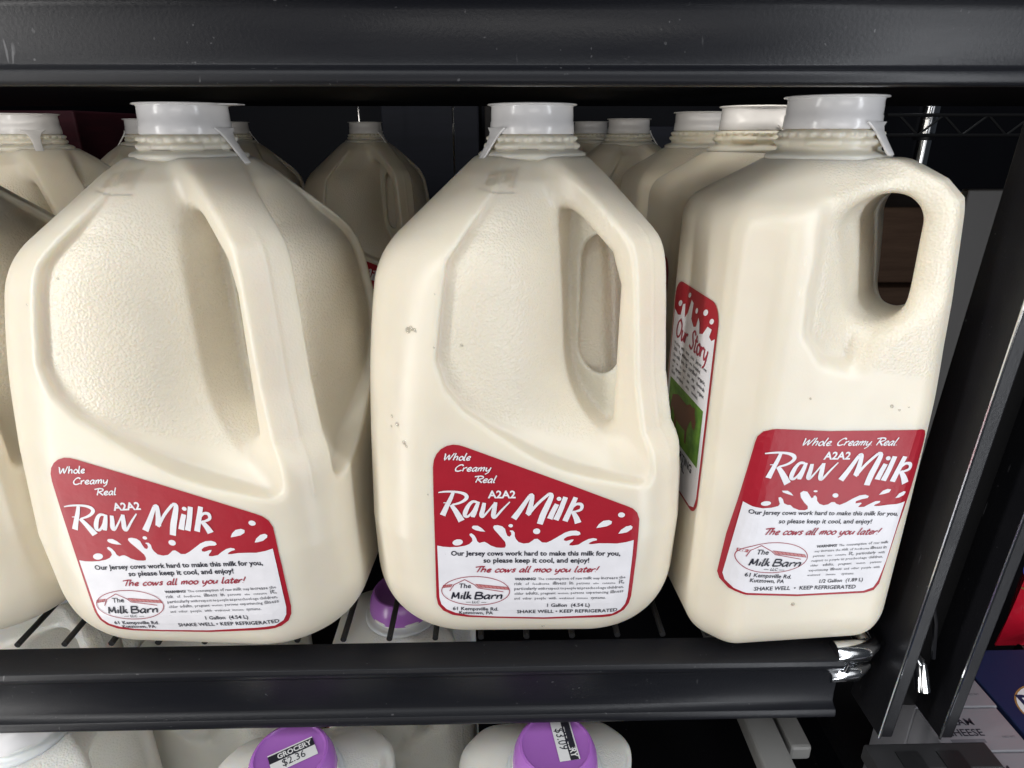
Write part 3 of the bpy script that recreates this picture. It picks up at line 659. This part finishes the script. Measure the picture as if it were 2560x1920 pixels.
def half_label():
    F = Flat(); mr = lambda p: aff(H_RAWAFF, p); ml = lambda p: aff(H_LOGOAFF, p)
    F.poly(H_OUT, RED, 0.25, 3); F.poly(H_WHITE, WHT, 0.42, 3)
    for d in H_DROPS: F.poly(d, WHT, 0.42)
    raw_milk(F, mr, 1.02)
    t = lambda key: (H_TX[key][0][0], H_TX[key][1][0], H_TX[key][0][1], H_TX[key][1][1])
    F.script('Whole. Creamy. Real.', *t('Whole'), WHT, 0.5, 0.32, 0.30, 2.0)
    F.text('A2A2', *t('A2A2'), WHT, 0.5, 0.03)
    F.text('Our Jersey cows work hard to make this milk for you,', *t('Our'), INK, 0.60, 0.014)
    F.text('so please keep it cool, and enjoy!', *t('so'), INK, 0.60, 0.014)
    F.script('The cows all moo you later!', *t('The cows'), DKR, 0.60, 0.34, 0.30, 1.95)
    L = ['The consumption of raw milk', 'may increase the risk of foodborne illness in', 'persons who consume it, particularly with', 'respect to people as preschool-age children,', 'older adults, pregnant women, persons', 'experiencing illness and other people with', 'weakened immune systems.']
    x0, x1, y0, y1 = t('W1'); F.text('WARNING!', x0, x0+10, y0, y0+(y1-y0)*.28, INK, 0.60, 0.03)
    F.justify(L[0], x0+11, x1, y0+(y1-y0)*.3, y1, GRY, 0.60, 1.75, 0.01)
    for i in range(1, 7): F.justify(L[i], *t('W%d' % (i+1)), GRY, 0.60, 1.55, 0.01)
    F.text('1/2 Gallon  (1.89 L)', *t('gal'), INK, 0.60, 0.012); F.text('SHAKE WELL  \u2022  KEEP REFRIGERATED', *t('shake'), INK, 0.60, 0.012)
    F.text('61 Kempsville Rd.', *t('61'), INK, 0.60, 0.012); F.text('Kutztown, PA', *t('Kutz'), INK, 0.60, 0.012)
    logo(F, ml, 1.0)
    return F
def rrect(x0, y0, x1, y1, r, n=6):
    out = []
    for cx, cy, a in ((x1-r, y0+r, -90), (x1-r, y1-r, 0), (x0+r, y1-r, 90), (x0+r, y0+r, 180)):
        out += [(cx+r*math.cos(math.radians(a+90*i/n)), cy+r*math.sin(math.radians(a+90*i/n))) for i in range(n+1)]
    return out
def story_label():
    F = Flat()
    F.poly(rrect(-29, 72, 29, 179, 9), RED, 0.25, 5)
    wave = [(-27.5,158),(-22,156),(-18,157),(-16,163),(-13,164),(-12,157),(-8,161),(-5,168),(-2,167),(-3,159),(1,156),(4,157),(6,162),(8,160),(9,155),(13,156),(18,161),(23,161),(21,157),(24,156),(27.5,158)]
    wave = [(x, y+5.5) for x, y in wave]
    low = [(27.5, 82), (25.5, 76), (20, 73.6), (-20, 73.6), (-25.5, 76), (-27.5, 82)]
    F.poly(wave+low, WHT, 0.42, 4)
    for cx, cy, rx, ry in ((-20, 168, 2.6, 1.6), (3, 170, 1.6, 1.4), (14, 172, 2.8, 1.5), (22, 170, 2.4, 1.3), (-8, 175, 1.8, 1.3)):
        F.poly([(cx+rx*math.cos(a), cy+ry*math.sin(a)+rx*.3*math.cos(a)) for a in np.linspace(0, 2*math.pi, 14, endpoint=False)], WHT, 0.42)
    F.script('Our Story', -22, 22, 150.5, 150.5, DKR, 0.6, 0.26, 0.15, vscale=5.4)
    for i, l in enumerate(['Working with true A2A2 Jersey cows', '2020. The Milkbarn was founded.', 'The milk farm is certified organic,', 'and we do not use any chemicals', 'or sprays. We use only organic', 'feed products when needed.']):
        F.justify(l, -23, 23 if i not in (1, 5) else 16, 146-i*3.3, 146-i*3.3, INK, 0.6, 2.3, 0.012)
    F.poly([(-24, 97), (24, 97), (24, 127), (-24, 127)], GRN, 0.50, 6)
    cow = [(-18,119),(-10,122),(3,121.4),(8,124),(11,123.2),(14,124.6),(14.6,121.8),(17,118),(16.2,113.5),(12.8,113.5),(11,116.5),(8,113),(6.6,109),(7,101.5),(4.6,101.5),(3.8,107.5),(-5,107.5),(-9,108),(-9.6,101.5),(-12,101.5),(-12.8,109),(-16.5,113),(-18.5,106),(-19.4,106),(-19.4,115)]
    F.poly(cow, COW, 0.60)
    F.text('SUPPORTING', -18, 18, 90.6, 90.6, INK, 0.6, 0.02); F.text('LOCAL', -9, 9, 85.6, 85.6, INK, 0.6, 0.02)
    return F
def embossing():
    """raised moulding marks on the shoulder left of the neck"""
    F = Flat(); rnd = random.Random(3)
    F.stroke([(-24.5, 226.0), (-17, 224.4), (-9, 224.2)], 0, 0.3, 0.55)
    F.stroke([(-9.6, 226.2), (-8.4, 230.5), (-7.2, 234.5)], 0, 0.3, 0.55); F.stroke([(-11.2, 226.2), (-10.2, 230.2), (-9.2, 233.5)], 0, 0.3, 0.45)
    for i in range(5):
        x = -21.5+i*2.2; y = 227+0.35*i
        F.stroke([(x, y), (x+0.5, y+2.4), (x+1.3, y+2.9), (x+1.5, y+1.5), (x+0.8, y+0.6), (x+1.6, y)], 0, 0.3, 0.45)
        F.stroke([(x+1.2, y+3.4), (x+1.9, y+5.2), (x+2.6, y+4.8), (x+2.4, y+3.6)], 0, 0.3, 0.4)
    return F
FG = gallon_label(); FH = half_label(); FS = story_label()
ME_LABEL_MID = FG.bake('gallon_label_art', front_mapper(gallon_sdf, -1.28, -84))
ME_LABEL_LEFT = FG.bake('gallon_label_art', front_mapper(gallon_sdf, 3.0, -84))
ME_LABEL_HALF = FH.bake('half_gallon_label_art', front_mapper(half_sdf, -4.13, -58))
ME_LABEL_STORY = FS.bake('story_label_art', left_mapper(half_sdf))
ME_EMBOSS = embossing().bake('embossing', front_mapper(gallon_sdf, 0, -84)); ME_EMBOSS.materials.append(M_CREAM)
for me in (ME_LABEL_MID, ME_LABEL_LEFT, ME_LABEL_HALF, ME_LABEL_STORY):
    for m in LABEL_MATS: me.materials.append(m)
ME_GALLON.materials.append(M_CREAM); ME_HALF.materials.append(M_CREAM)
ME_HALF_WHITE = ME_HALF.copy(); ME_HALF_WHITE.materials.clear(); ME_HALF_WHITE.materials.append(M_WHITEJUG)

# ------------------------------------------------------------------ jugs
def child(name, me, parent):
    o = bpy.data.objects.new(name, me); COL.objects.link(o); o.parent = parent; return o
def white_cap(parent, z0, tab_deg, flap_deg=None, tl=1.0):
    mm = 0.001; mb = MB()
    prof = [(19.2, z0+0.2), (19.9, z0), (20.1, z0+0.5), (19.8, z0+5.2), (19.5, z0+5.8), (19.5, z0+8.5), (19.3, z0+11.6), (19.6, z0+12.2), (20.9, z0+12.5), (21.2, z0+12.9), (20.9, z0+13.2), (18.0, z0+13.3), (17.2, z0+12.6), (0.01, z0+12.6)]
    mb.lathe([(r*mm, z*mm) for r, z in prof], 72)
    if flap_deg is not None:   # thin lifting flap of the top rim
        a = math.radians(flap_deg); ca, sa = math.cos(a), math.sin(a)
        q = lambda r, w, z: ((r*ca-w*sa)*mm, (r*sa+w*ca)*mm, z*mm)
        V = [q(18, -8, z0+12.4), (q(27.5, -4, z0+12.5)), q(27.5, 4, z0+12.5), q(18, 8, z0+12.4), q(18, -8, z0+13.1), q(27.5, -4, z0+13.0), q(27.5, 4, z0+13.0), q(18, 8, z0+13.1)]
        mb.add(V, [(0,3,2,1),(4,5,6,7),(0,1,5,4),(1,2,6,5),(2,3,7,6),(3,0,4,7)])
    cap = mb.obj('cap', M_CAP, parent, smooth=True)
    a = math.radians(tab_deg); ca, sa = math.cos(a), math.sin(a); tb = MB()
    q = lambda r, w, z: ((r*ca-w*sa)*mm, (r*sa+w*ca)*mm, z*mm)
    path = [(20.3, z0+3.0, 7.5), (21.0, z0+0.8, 4.6), (22.4, z0-1.6, 3.2), (25.2, z0-5.6, 2.6), (28.6, z0-10.4, 2.4), (29.9, z0-12.2, 2.1)]
    path = [(20.3+(r-20.3)*tl, z0+3+(z-z0-3)*tl, w) for r, z, w in path]
    V = []
    for r, z, w in path: V += [q(r, -w, z), q(r, w, z), q(r-0.9, w, z-0.5), q(r-0.9, -w, z-0.5)]
    Fc = []
    for i in range(len(path)-1):
        for k in range(4): Fc.append((4*i+k, 4*i+(k+1) % 4, 4*i+4+(k+1) % 4, 4*i+4+k))
    Fc += [(3, 2, 1, 0), tuple(4*(len(path)-1)+k for k in range(4))]
    tb.add(V, Fc)
    tb.obj('pull_tab', M_CAP, cap, smooth=True, bevel=0.0003, seg=2, angle=50)
    return cap
G_GRP = 'gallon jugs of raw milk on the shelf'; H_GRP = 'half gallon jugs of raw milk on the shelf'
def gallon(loc, rz, label, me_label, tab, flap=None):
    t = thing('milk_jug', label, 'milk jug', loc, math.radians(rz), G_GRP)
    child('jug_body', ME_GALLON, t)
    if me_label: child('label', me_label, t)
    child('embossing', ME_EMBOSS, t)
    white_cap(t, 248.3, tab, flap); return t
def half(loc, rz, label, tab):
    t = thing('half_gallon_jug', label, 'milk jug', loc, math.radians(rz), H_GRP)
    child('jug_body', ME_HALF, t); child('front_label', ME_LABEL_HALF, t); child('side_label', ME_LABEL_STORY, t); white_cap(t, 250.3, tab, None, 0.86); return t
JM = gallon((0.0171, 0.3330, 0), -0.61, 'gallon milk jug in the middle, white pull tab hanging to its left', ME_LABEL_MID, 212)
JL = gallon((-0.1441, 0.3276, 0), -3.88, 'front gallon milk jug on the left, white pull tab hanging to its right', ME_LABEL_LEFT, -10, 0)
gallon((-0.329, 0.497, 0), 1, 'gallon milk jug cut off at the left, half of its white cap in view', None, -50)
gallon((-0.3030, 0.3360, 0), -1, 'front row gallon jug at the left edge with only its right side in view', None, -14)
gallon((-0.3315, 0.672, 0), 3, 'dim gallon milk jug just left of the front left jug neck, behind it', ME_LABEL_MID, 200)
gallon((-0.318, 0.845, 0), -2, 'dim gallon milk jug half hidden behind right shoulder of the front left jug', ME_LABEL_MID, 20)
gallon((-0.161, 0.862, 0), 0, 'lone dim gallon milk jug at the back, between the two front gallon jugs', ME_LABEL_MID, -20)
gallon((0.1275, 0.668, 0), 4, 'dim gallon milk jug at the back, behind the row of half gallons', ME_LABEL_LEFT, -10)
gallon((0.1130, 0.830, 0), 2, 'rearmost dim gallon milk jug, its neck just right of the middle jug cap', ME_LABEL_MID, 186)
JH = half((0.1475, 0.3040, 0), 3.73, 'slim half gallon milk jug at the front right with open handle', -60)
half((0.1545, 0.4150, 0), 2.0, 'half gallon milk jug directly behind the front half gallon, side label half hidden', -55)
half((0.1560, 0.5280, 0), 1.0, 'third half gallon milk jug in its row, only neck and shoulder showing', -30)

def water_drops(parent, sdf, pts, seed):
    rnd = random.Random(seed); mb = MB(); P = np.array([(x, -84.0, z) for x, z, r in pts])
    for _ in range(16): P[:, 1] += 0.9*sdf(P)
    G = grad(sdf, P, 0.6); G /= np.linalg.norm(G, axis=1)[:, None]
    for p, g, (_, _, r) in zip(P, G, pts):
        n = Vector(g); a = n.orthogonal().normalized(); b = n.cross(a); V = []; F = []; st = rnd.uniform(1.0, 1.6)
        for j in range(4):
            e = j/4*math.pi/2
            for k in range(10):
                u = 2*math.pi*k/10; V.append((Vector(p) + r*math.cos(e)*(math.cos(u)*a + math.sin(u)*b*st) + n*(r*0.5*math.sin(e)-0.03))*0.001)
        V.append((Vector(p) + n*r*0.5)*0.001)
        for j in range(3):
            for k in range(10): F.append((j*10+k, j*10+(k+1) % 10, j*10+10+(k+1) % 10, j*10+10+k))
        for k in range(10): F.append((30+k, 30+(k+1) % 10, 40))
        mb.add(V, F)
    mb.obj('water_drops', M_WATER, parent, smooth=True)['kind'] = 'stuff'
rnd = random.Random(5)
water_drops(JM, gallon_sdf, [(-55, 170, 1.4), (-53.4, 171, 0.9), (-51.8, 170.4, 0.8), (-62, 127, 1.0), (-64.5, 130, 0.7), (-59, 119, 0.9), (-58, 117.5, 0.6), (-42, 63, 0.9), (5, 16, 1.0)]+[(rnd.uniform(-66, -30), rnd.uniform(60, 200), rnd.uniform(0.3, 0.6)) for _ in range(6)], 1)
water_drops(JL, gallon_sdf, [(rnd.uniform(-60, 40), rnd.uniform(118, 200), rnd.uniform(0.3, 0.6)) for _ in range(6)], 2)
water_drops(JH, half_sdf, [(-8, 34, 1.0), (20, 138, 0.8), (24, 136, 0.5)]+[(rnd.uniform(-30, 30), rnd.uniform(30, 150), rnd.uniform(0.3, 0.55)) for _ in range(4)], 3)

# lower level: plain jugs with purple caps
def purple_jug(loc, rz, label, m=None):
    m = m or M_PURPLE
    t = thing('plain_milk_jug', label, 'milk jug', loc, math.radians(rz), 'plain milk jugs on the lower level')
    child('jug_body', ME_HALF_WHITE, t); mm = 0.001; mb = MB(); z0 = 250.0
    prof = [(20.5, 244.4), (22.6, 244.0), (22.9, 244.8), (22.0, 252), (20.4, 256.5), (19.2, 258.6), (18.0, 259.0), (17.4, 258.2), (16.8, 257.9), (0.01, 258.1)]
    mb.lathe([(r*mm, z*mm) for r, z in prof], 72)
    return t, mb.obj('cap', m, t, smooth=True)
ZL = -0.3105
p1, c1 = purple_jug((-0.110, 0.2475, ZL), 8, 'plain white jug below the rail with purple cap and price sticker')
p2, c2 = purple_jug((0.0285, 0.2500, ZL), 2, 'plain white jug below the rail with purple cap and upright sticker')
p3, c3 = purple_jug((-0.0700, 0.3770, ZL), 0, 'plain white jug under the shelf rods, purple cap seen between two front jugs')
p4 = purple_jug((-0.2750, 0.2830, ZL), 10, 'plain white jug below the rail at the lower left corner', M_CAP)
p5 = purple_jug((-0.2050, 0.3900, ZL), -4, 'plain white jug under the shelf rods below the front left jug', M_CAP)
p6 = purple_jug((-0.3300, 0.4150, ZL), 3, 'plain white jug under the rods at the far left', M_CAP)
def sticker(name, cap, ang, w, hgt, price, cx=0, cy=0):
    F = Flat()
    F.poly([(-w, -hgt), (w, -hgt), (w, hgt), (-w, hgt)], 0, 0.0); F.poly([(-w, hgt*.05), (w, hgt*.05), (w, hgt*.86), (-w, hgt*.86)], 1, 0.08)
    F.text('GROCERY', -w*.62, w*.9, hgt*.22, hgt*.22, 0, 0.16, 0.03, hs=1.15)
    F.text(price, -w*.5, w*.5, -hgt*.72, -hgt*.72, 2, 0.16, 0.0, hs=1.2)
    a = math.radians(ang); c, s = math.cos(a), math.sin(a)
    def mp(v, h):
        x = v[:, 0]*c-v[:, 1]*s+cx; y = v[:, 0]*s+v[:, 1]*c+cy
        r = np.hypot(x, y)
        z = 258.55 + np.where(r > 17.2, 0.45-np.maximum(r-18.2, 0)*0.9, 0)
        return np.stack([x, y, z+h], 1)
    o = link(name, F.bake(name, mp), [M_WINK, M_BLK, M_INK], cap); return o
sticker('price_sticker', c1, 22, 11.5, 6.0, '$2.36', 1.5, -1)
sticker('price_sticker', c2, -84, 13.0, 5.4, '$3.09', 5, 3)

# ------------------------------------------------------------------ shelves
def rail_profile(z0, y0, k=1.0):
    """front price rail, z0 = top ridge, y0 = face"""
    P = [(0.0165, 0.0012), (0.002, 0.0006), (-0.0006, -0.0004), (-0.0014, -0.0026), (-0.0010, -0.0050), (0.0014, -0.0075), (0.0024, -0.0100), (0.0026, -0.0250), (0.0020, -0.0300), (0.0004, -0.0315), (-0.0020, -0.0322),
         (-0.0028, -0.0340), (-0.0028, -0.0366), (-0.0018, -0.0380), (0.0030, -0.0382), (0.0045, -0.0366), (0.0050, -0.010), (0.0165, -0.0015)]
    return [(y0+a, z0+b*k) for a, b in P]
low = thing('shelf', 'black slatted shelf holding the front row of jugs, rail along its front', 'shelf', (0, 0, 0), 0)
rb = MB(); rb.prism(rail_profile(-0.0042, 0.2560, 0.98), -0.75, 0.1770)
rb.obj('front_rail', M_RAIL, low, smooth=True, bevel=0.0004, seg=2, angle=30)
rod = MB(); rod.tube([(0, 0.2735, -0.0016), (0, 0.97, -0.0016)], 0.0016, 10); 
ROD = None
x = -0.2535 - 0.0243*10
while x < 0.20:
    if ROD is None: ROD = rod.obj('rod', M_ROD, low, smooth=True); ROD.location = (x, 0, 0)
    else:
        c = ROD.copy(); COL.objects.link(c); c.location = (x, 0, 0)
    x += 0.0243
for y in (0.40, 0.68, 0.955):
    b = MB(); b.box((-0.52, y-0.002, -0.0098), (0.192, y+0.002, -0.0034)); b.obj('cross_bar', M_ROD, low)
up = thing('shelf', 'black shelf above the jugs with a rail across the top of the picture', 'shelf', (0, 0, 0), 0)
rb = MB(); rb.prism(rail_profile(0.2975, 0.2560, 0.865), -0.75, 0.75)
rb.obj('front_rail', M_RAIL, up, smooth=True, bevel=0.0004, seg=2, angle=30)
d = MB(); d.box((-0.75, 0.2730, 0.2835), (0.75, 0.975, 0.2925)); d.obj('shelf_deck', M_DARK, up)

# chrome bracket at the rail's right end
br = thing('shelf_bracket', 'polished chrome bracket at the right end of the lower rail', 'bracket', (0.1775, 0.262, -0.004))
b = MB(); b.tube([(-0.004, -0.001, 0.0005), (0.012, -0.0008, 0.0010), (0.0160, 0.002, 0.0010), (0.0165, 0.016, 0.0010)], 0.0056, 18); b.obj('upper_tube', M_CHROME, br, smooth=True)
b = MB(); b.tube([(-0.004, 0.000, -0.0150), (0.010, 0.000, -0.0140), (0.0150, 0.003, -0.0130), (0.0165, 0.016, -0.0120)], 0.0048, 18); b.obj('lower_tube', M_CHROME, br, smooth=True)
b = MB(); b.tube([(0.003, -0.004, -0.0100), (0.0035, -0.0045, -0.0050)], 0.0013, 10); b.obj('pin', M_CHROME, br, smooth=True)
b = MB(); b.box((-0.006, 0.0035, -0.0125), (0.013, 0.0060, 0.0000)); b.obj('web_plate', M_CHROME, br, bevel=0.0005)

# uprights
def upright():
    t = thing('shelf_upright', 'black steel shelf upright with two bright edged flanges right of the half gallon', 'upright', (0.2010, 0.2500, -0.052))
    t.rotation_euler = (0, math.radians(2.5), 0)
    for x0 in (0.0000, 0.0330):
        b = MB(); b.box((x0, 0, 0), (x0+0.0075, 0.030, 0.62)); b.obj('flange', M_STEEL, t, bevel=0.0009, seg=3)
        e = MB(); e.tube([(x0+0.0003, -0.0001, 0.0), (x0+0.0003, -0.0001, 0.62)], 0.00075, 8); e.obj('edge_trim', M_CHROME, t, smooth=True)
    b = MB(); b.box((0.0075, 0.0215, 0), (0.0330, 0.0240, 0.62)); b.obj('web', M_ROD, t)
    h = MB(); h.tube([(0.012, 0.020, 0.050), (0.0145, 0.006, 0.044), (0.0160, 0.0015, 0.032)], [0.0022, 0.0034, 0.0038], 12); h.obj('bracket_hook', M_CHROME, t, smooth=True)
    h = MB(); h.tube([(0.0150, 0.0205, 0.090), (0.0200, 0.012, 0.066), (0.0225, 0.009, 0.046)], 0.0012, 8); h.obj('bracket_hook', M_STEEL, t, smooth=True)
    return t
upright()
g = MB(); g.box((0.2570, 0.3620, -0.004), (0.3000, 0.3680, 0.2200)); pn = g.obj('divider_panel', M_GREY, None, bevel=0.001)
tag(pn, 'grey plastic divider panel between the half gallon and the black upright', 'panel')
# base ledge with cut-outs under the uprights
bl = thing('base_ledge', 'dark metal ledge with cut outs below the black uprights', 'ledge', (0.198, 0.235, -0.063))
b = MB()
b.box((-0.004, 0.0, -0.004), (0.062, 0.0155, 0.006)); b.obj('ledge_plate', M_LEDGE, bl, bevel=0.001)
for x0 in (0.010, 0.032):
    b = MB(); b.prism([(-0.0008, -0.003), (0.010, -0.003), (0.010, 0.0066), (-0.0008, 0.0066)], x0, x0+0.012); b.obj('cut_out', M_ROD, bl)
arm = MB(); arm.prism([(0.245, -0.112), (0.50, -0.112), (0.50, -0.100), (0.245, -0.100)], 0.1545, 0.1740); 
a = arm.obj('support_bar', M_ARM, None, bevel=0.002); tag(a, 'grey plastic bar running back below the right end of the lower rail', 'support bar')
arm2 = MB(); arm2.prism([(0.285, -0.112), (0.50, -0.112), (0.50, -0.101), (0.285, -0.101)], 0.1765, 0.1900)
a = arm2.obj('support_bar', M_ARM, None, bevel=0.002); tag(a, 'narrow grey bar beside the wider one under the rail end', 'support bar')

# ------------------------------------------------------------------ right-hand goods
def cheese_row(k, y0, y1, mats, cat, x0, x1, z, label, logo_on):
    t = thing('cheese_box', label, 'cheese box', (x0, y0, z-0.085), 0, 'boxes of cream cheese')
    b = MB(); b.box((0, 0, 0), (x1-x0, y1-y0-0.0006, 0.085)); b.obj('carton', mats, t, bevel=0.0008)
    F = Flat()
    if not logo_on:
        F.text('CREAM', 6, 26, 16.5, 16.5, 0, 0.15, 0.012); F.text('CHEESE', 6, 27, 9.6, 9.6, 0, 0.15, 0.012)
        F.poly([(6, 5.2), (25, 5.2), (25, 7.6), (6, 7.6)], 3, 0.12)
        F.text('NET WT', 36, 43, 8, 8, 3, 0.15, 0.0)
        ms = [M_BLK, M_WINK, M_GOLD, M_GREYINK]
    else:
        e = lambda rx, ry, cx, cy: [(cx+rx*math.cos(a_), cy+ry*math.sin(a_)) for a_ in np.linspace(0, 2*math.pi, 40, endpoint=False)]
        F.poly(e(27, 20, 36, 32), 2, 0.12); F.poly(e(26, 19, 36, 32), 1, 0.2)
        F.text('PHILA', 14, 58, 33, 33, 0, 0.3, 0.03, hs=0.9); F.text('DELPHIA', 16, 57, 20, 20, 0, 0.3, 0.02, hs=0.9)
        ms = [M_BLUE, M_WINK, M_GOLD, M_GREYINK]
    def mp(v, h): return np.stack([v[:, 0], v[:, 1], 85+h], 1)
    link('printing', F.bake('printing', mp), ms, t)
x0s = 0.2385
cheese_row(0, 0.2175, 0.2468, M_SILVER, '', x0s, 0.2835, -0.060, 'silver cream cheese box nearest the bottom edge', False)
cheese_row(1, 0.2468, 0.2755, M_SILVER, '', x0s, 0.2850, -0.060, 'silver cream cheese box in the middle of its row', False)
cheese_row(2, 0.2755, 0.3040, M_SILVER, '', x0s, 0.2865, -0.060, 'silver cream cheese box farthest back in its row', False)
cheese_row(3, 0.2400, 0.3200, M_BLUE, '', 0.2885, 0.3700, -0.0605, 'dark blue cheese box with round white emblem', True)
# red bag on a peg
def red_bag():
    t = thing('snack_bag', 'shiny red foil bag with white lettering at the right edge', 'bag', (0.398, 0.352, -0.088))
    V = []; F = []; nx, nz = 22, 28; w, hh = 0.050, 0.150
    for s in (-1, 1):
        for j in range(nz+1):
            for i in range(nx+1):
                u = i/nx*2-1; v = j/nz
                puff = 0.017*max(0, (1-abs(u)**2.6))**0.6*max(0, math.sin(math.pi*min(1, max(0, (v-0.03)/0.94))))**0.55
                wr = 0.0012*math.sin(u*9+v*14)*puff/0.017
                sx = w*(1-0.10*math.sin(math.pi*v)); V.append((u*sx, s*(puff+wr+0.0004), v*hh))
    n = (nx+1)*(nz+1)
    for s in (0, 1):
        for j in range(nz):
            for i in range(nx):
                q = (s*n+j*(nx+1)+i, s*n+j*(nx+1)+i+1, s*n+(j+1)*(nx+1)+i+1, s*n+(j+1)*(nx+1)+i); F.append(q if s == 0 else q[::-1])
    b = MB(); b.add(V, F); b.obj('pouch', M_REDBAG, t, smooth=True)
    A = Flat(); A.stroke([(-27, 33), (-31, 36), (-35, 32), (-30, 27), (-26, 22), (-31, 18), (-36, 21)], 0, 0.4, 3.2); A.stroke([(-22, 14), (-4, 15), (14, 14)], 0, 0.4, 1.8)
    A.poly([(-40+9*math.cos(a_), 66+9*math.sin(a_)) for a_ in np.linspace(0, 2*math.pi, 24, endpoint=False)], 1, 0.4)
    A.stroke([(-46, 50), (-20, 53), (20, 52), (46, 49)], 2, 0.4, 1.4)
    def mp(v, h):
        u = v[:, 0]/50; vv = v[:, 1]/150
        u2 = np.clip(u/(1-0.10*np.sin(np.pi*vv)), -1, 1)
        puff = 17*np.maximum(0, 1-np.abs(u2)**2.6)**0.6*np.maximum(0, np.sin(np.pi*np.clip((vv-0.03)/0.94, 0, 1)))**0.55
        wr = 1.2*np.sin(u2*9+vv*14)*puff/17
        return np.stack([v[:, 0], -(puff+wr+0.4)-h, v[:, 1]], 1)
    link('printing', A.bake('printing', mp), [M_WINK, M_BLUEINK, M_GOLD], t)
red_bag()
ck = thing('peg_clip', 'black and chrome peg clip under the red bag', 'clip', (0.337, 0.325, -0.078))
b = MB(); b.tube([(-0.010, 0.004, 0.002), (0.000, -0.002, -0.004), (0.010, -0.004, -0.006)], [0.005, 0.0062, 0.005], 14); b.obj('chrome_tip', M_CHROME, ck, smooth=True)
b = MB(); b.tube([(0.004, 0.002, 0.006), (0.016, -0.002, 0.004), (0.030, -0.002, 0.004)], 0.0065, 14); b.obj('clip_body', M_STEEL, ck, smooth=True)
b = MB(); b.box((0.014, -0.005, -0.026), (0.030, 0.003, 0.002)); b.obj('clip_plate', M_GREY, ck, bevel=0.0008)

# ------------------------------------------------------------------ interior and background
def structure(name, mb, m):
    o = mb.obj(name, m); o['kind'] = 'structure'; return o
structure('back_wall', MB().box((-1.6, 1.55, -0.8), (2.2, 1.57, 0.9)), M_DARK)
structure('lower_floor', MB().box((-0.75, 0.15, -0.330), (0.30, 1.0, -0.3105)), M_STEEL)
structure('lower_floor', MB().box((0.236, 0.15, -0.160), (0.60, 0.70, -0.1455)), M_STEEL)
structure('floor', MB().box((-1.6, 0.2, -0.62), (2.2, 1.55, -0.60)), M_DARK)
structure('wall', MB().box((-0.80, 0.262, -0.60), (-0.775, 1.55, 0.60)), M_DARK)
lb = [(-0.205, 'thin wire upright behind the lone back jug'), (-0.0645, 'thin wire upright behind the left of the middle jug cap'), (0.0884, 'thin wire upright behind the right of the middle jug cap')]
for x_, l_ in lb:
    w = MB(); w.tube([(x_, 1.05, -0.60), (x_, 1.05, 0.60)], 0.0017, 8); tag(w.obj('wire_upright', M_CHROME, None, smooth=True), l_, 'wire', 'wire uprights at the back')
pp = thing('rack_post', 'round chrome rack post above the half gallon handle', 'post', (0.781, 1.25, -0.60))
b = MB(); b.tube([(0, 0, 0), (0, 0, 0.836)], 0.0143, 18); b.obj('lower_tube', M_CHROME, pp, smooth=True)
b = MB(); b.tube([(0, 0, 0.836), (0, 0, 0.8425)], 0.0176, 18); b.obj('collar', M_STEEL, pp, smooth=True)
b = MB(); b.tube([(0, 0, 0.8425), (0, 0, 1.2)], 0.0172, 18); b.obj('upper_tube', M_CHROME, pp, smooth=True)
tr = thing('wire_rack', 'dim zigzag wire rack shelf edge far behind the chrome post', 'rack', (0.62, 1.10, 0.245))
b = MB()
for z in (0, 0.030): b.tube([(0, 0, z), (0.40, 0, z)], 0.0028, 8)
pts = [(0.02+0.036*i, 0.0, 0.0 if i % 2 else 0.030) for i in range(11)]
for i in range(10): b.tube([pts[i], pts[i+1]], 0.0018, 6)
b.obj('wire_truss', M_ROD, tr, smooth=True)
def box_thing(name, label, cat, a, bb, m, flap=True):
    t = thing(name, label, cat, ((a[0]+bb[0])/2, a[1], a[2]))
    cx = (a[0]+bb[0])/2; b = MB(); b.box((a[0]-cx, 0, 0), (bb[0]-cx, bb[1]-a[1], bb[2]-a[2])); b.obj('carton', m, t, bevel=0.003)
    if flap:
        b = MB(); b.box((-0.03, -0.0012, 0.0), (0.03, -0.0002, bb[2]-a[2]-0.003)); b.obj('tape', M_GREY, t)
    return t
box_thing('cardboard_box', 'brown cardboard box seen through the half gallon handle', 'box', (0.47, 0.92, 0.045), (0.72, 1.18, 0.152), M_BROWN, False)
box_thing('cardboard_box', 'lower brown cardboard box under the one seen through the handle', 'box', (0.45, 0.90, -0.02), (0.82, 1.20, 0.043), M_BROWN, False)
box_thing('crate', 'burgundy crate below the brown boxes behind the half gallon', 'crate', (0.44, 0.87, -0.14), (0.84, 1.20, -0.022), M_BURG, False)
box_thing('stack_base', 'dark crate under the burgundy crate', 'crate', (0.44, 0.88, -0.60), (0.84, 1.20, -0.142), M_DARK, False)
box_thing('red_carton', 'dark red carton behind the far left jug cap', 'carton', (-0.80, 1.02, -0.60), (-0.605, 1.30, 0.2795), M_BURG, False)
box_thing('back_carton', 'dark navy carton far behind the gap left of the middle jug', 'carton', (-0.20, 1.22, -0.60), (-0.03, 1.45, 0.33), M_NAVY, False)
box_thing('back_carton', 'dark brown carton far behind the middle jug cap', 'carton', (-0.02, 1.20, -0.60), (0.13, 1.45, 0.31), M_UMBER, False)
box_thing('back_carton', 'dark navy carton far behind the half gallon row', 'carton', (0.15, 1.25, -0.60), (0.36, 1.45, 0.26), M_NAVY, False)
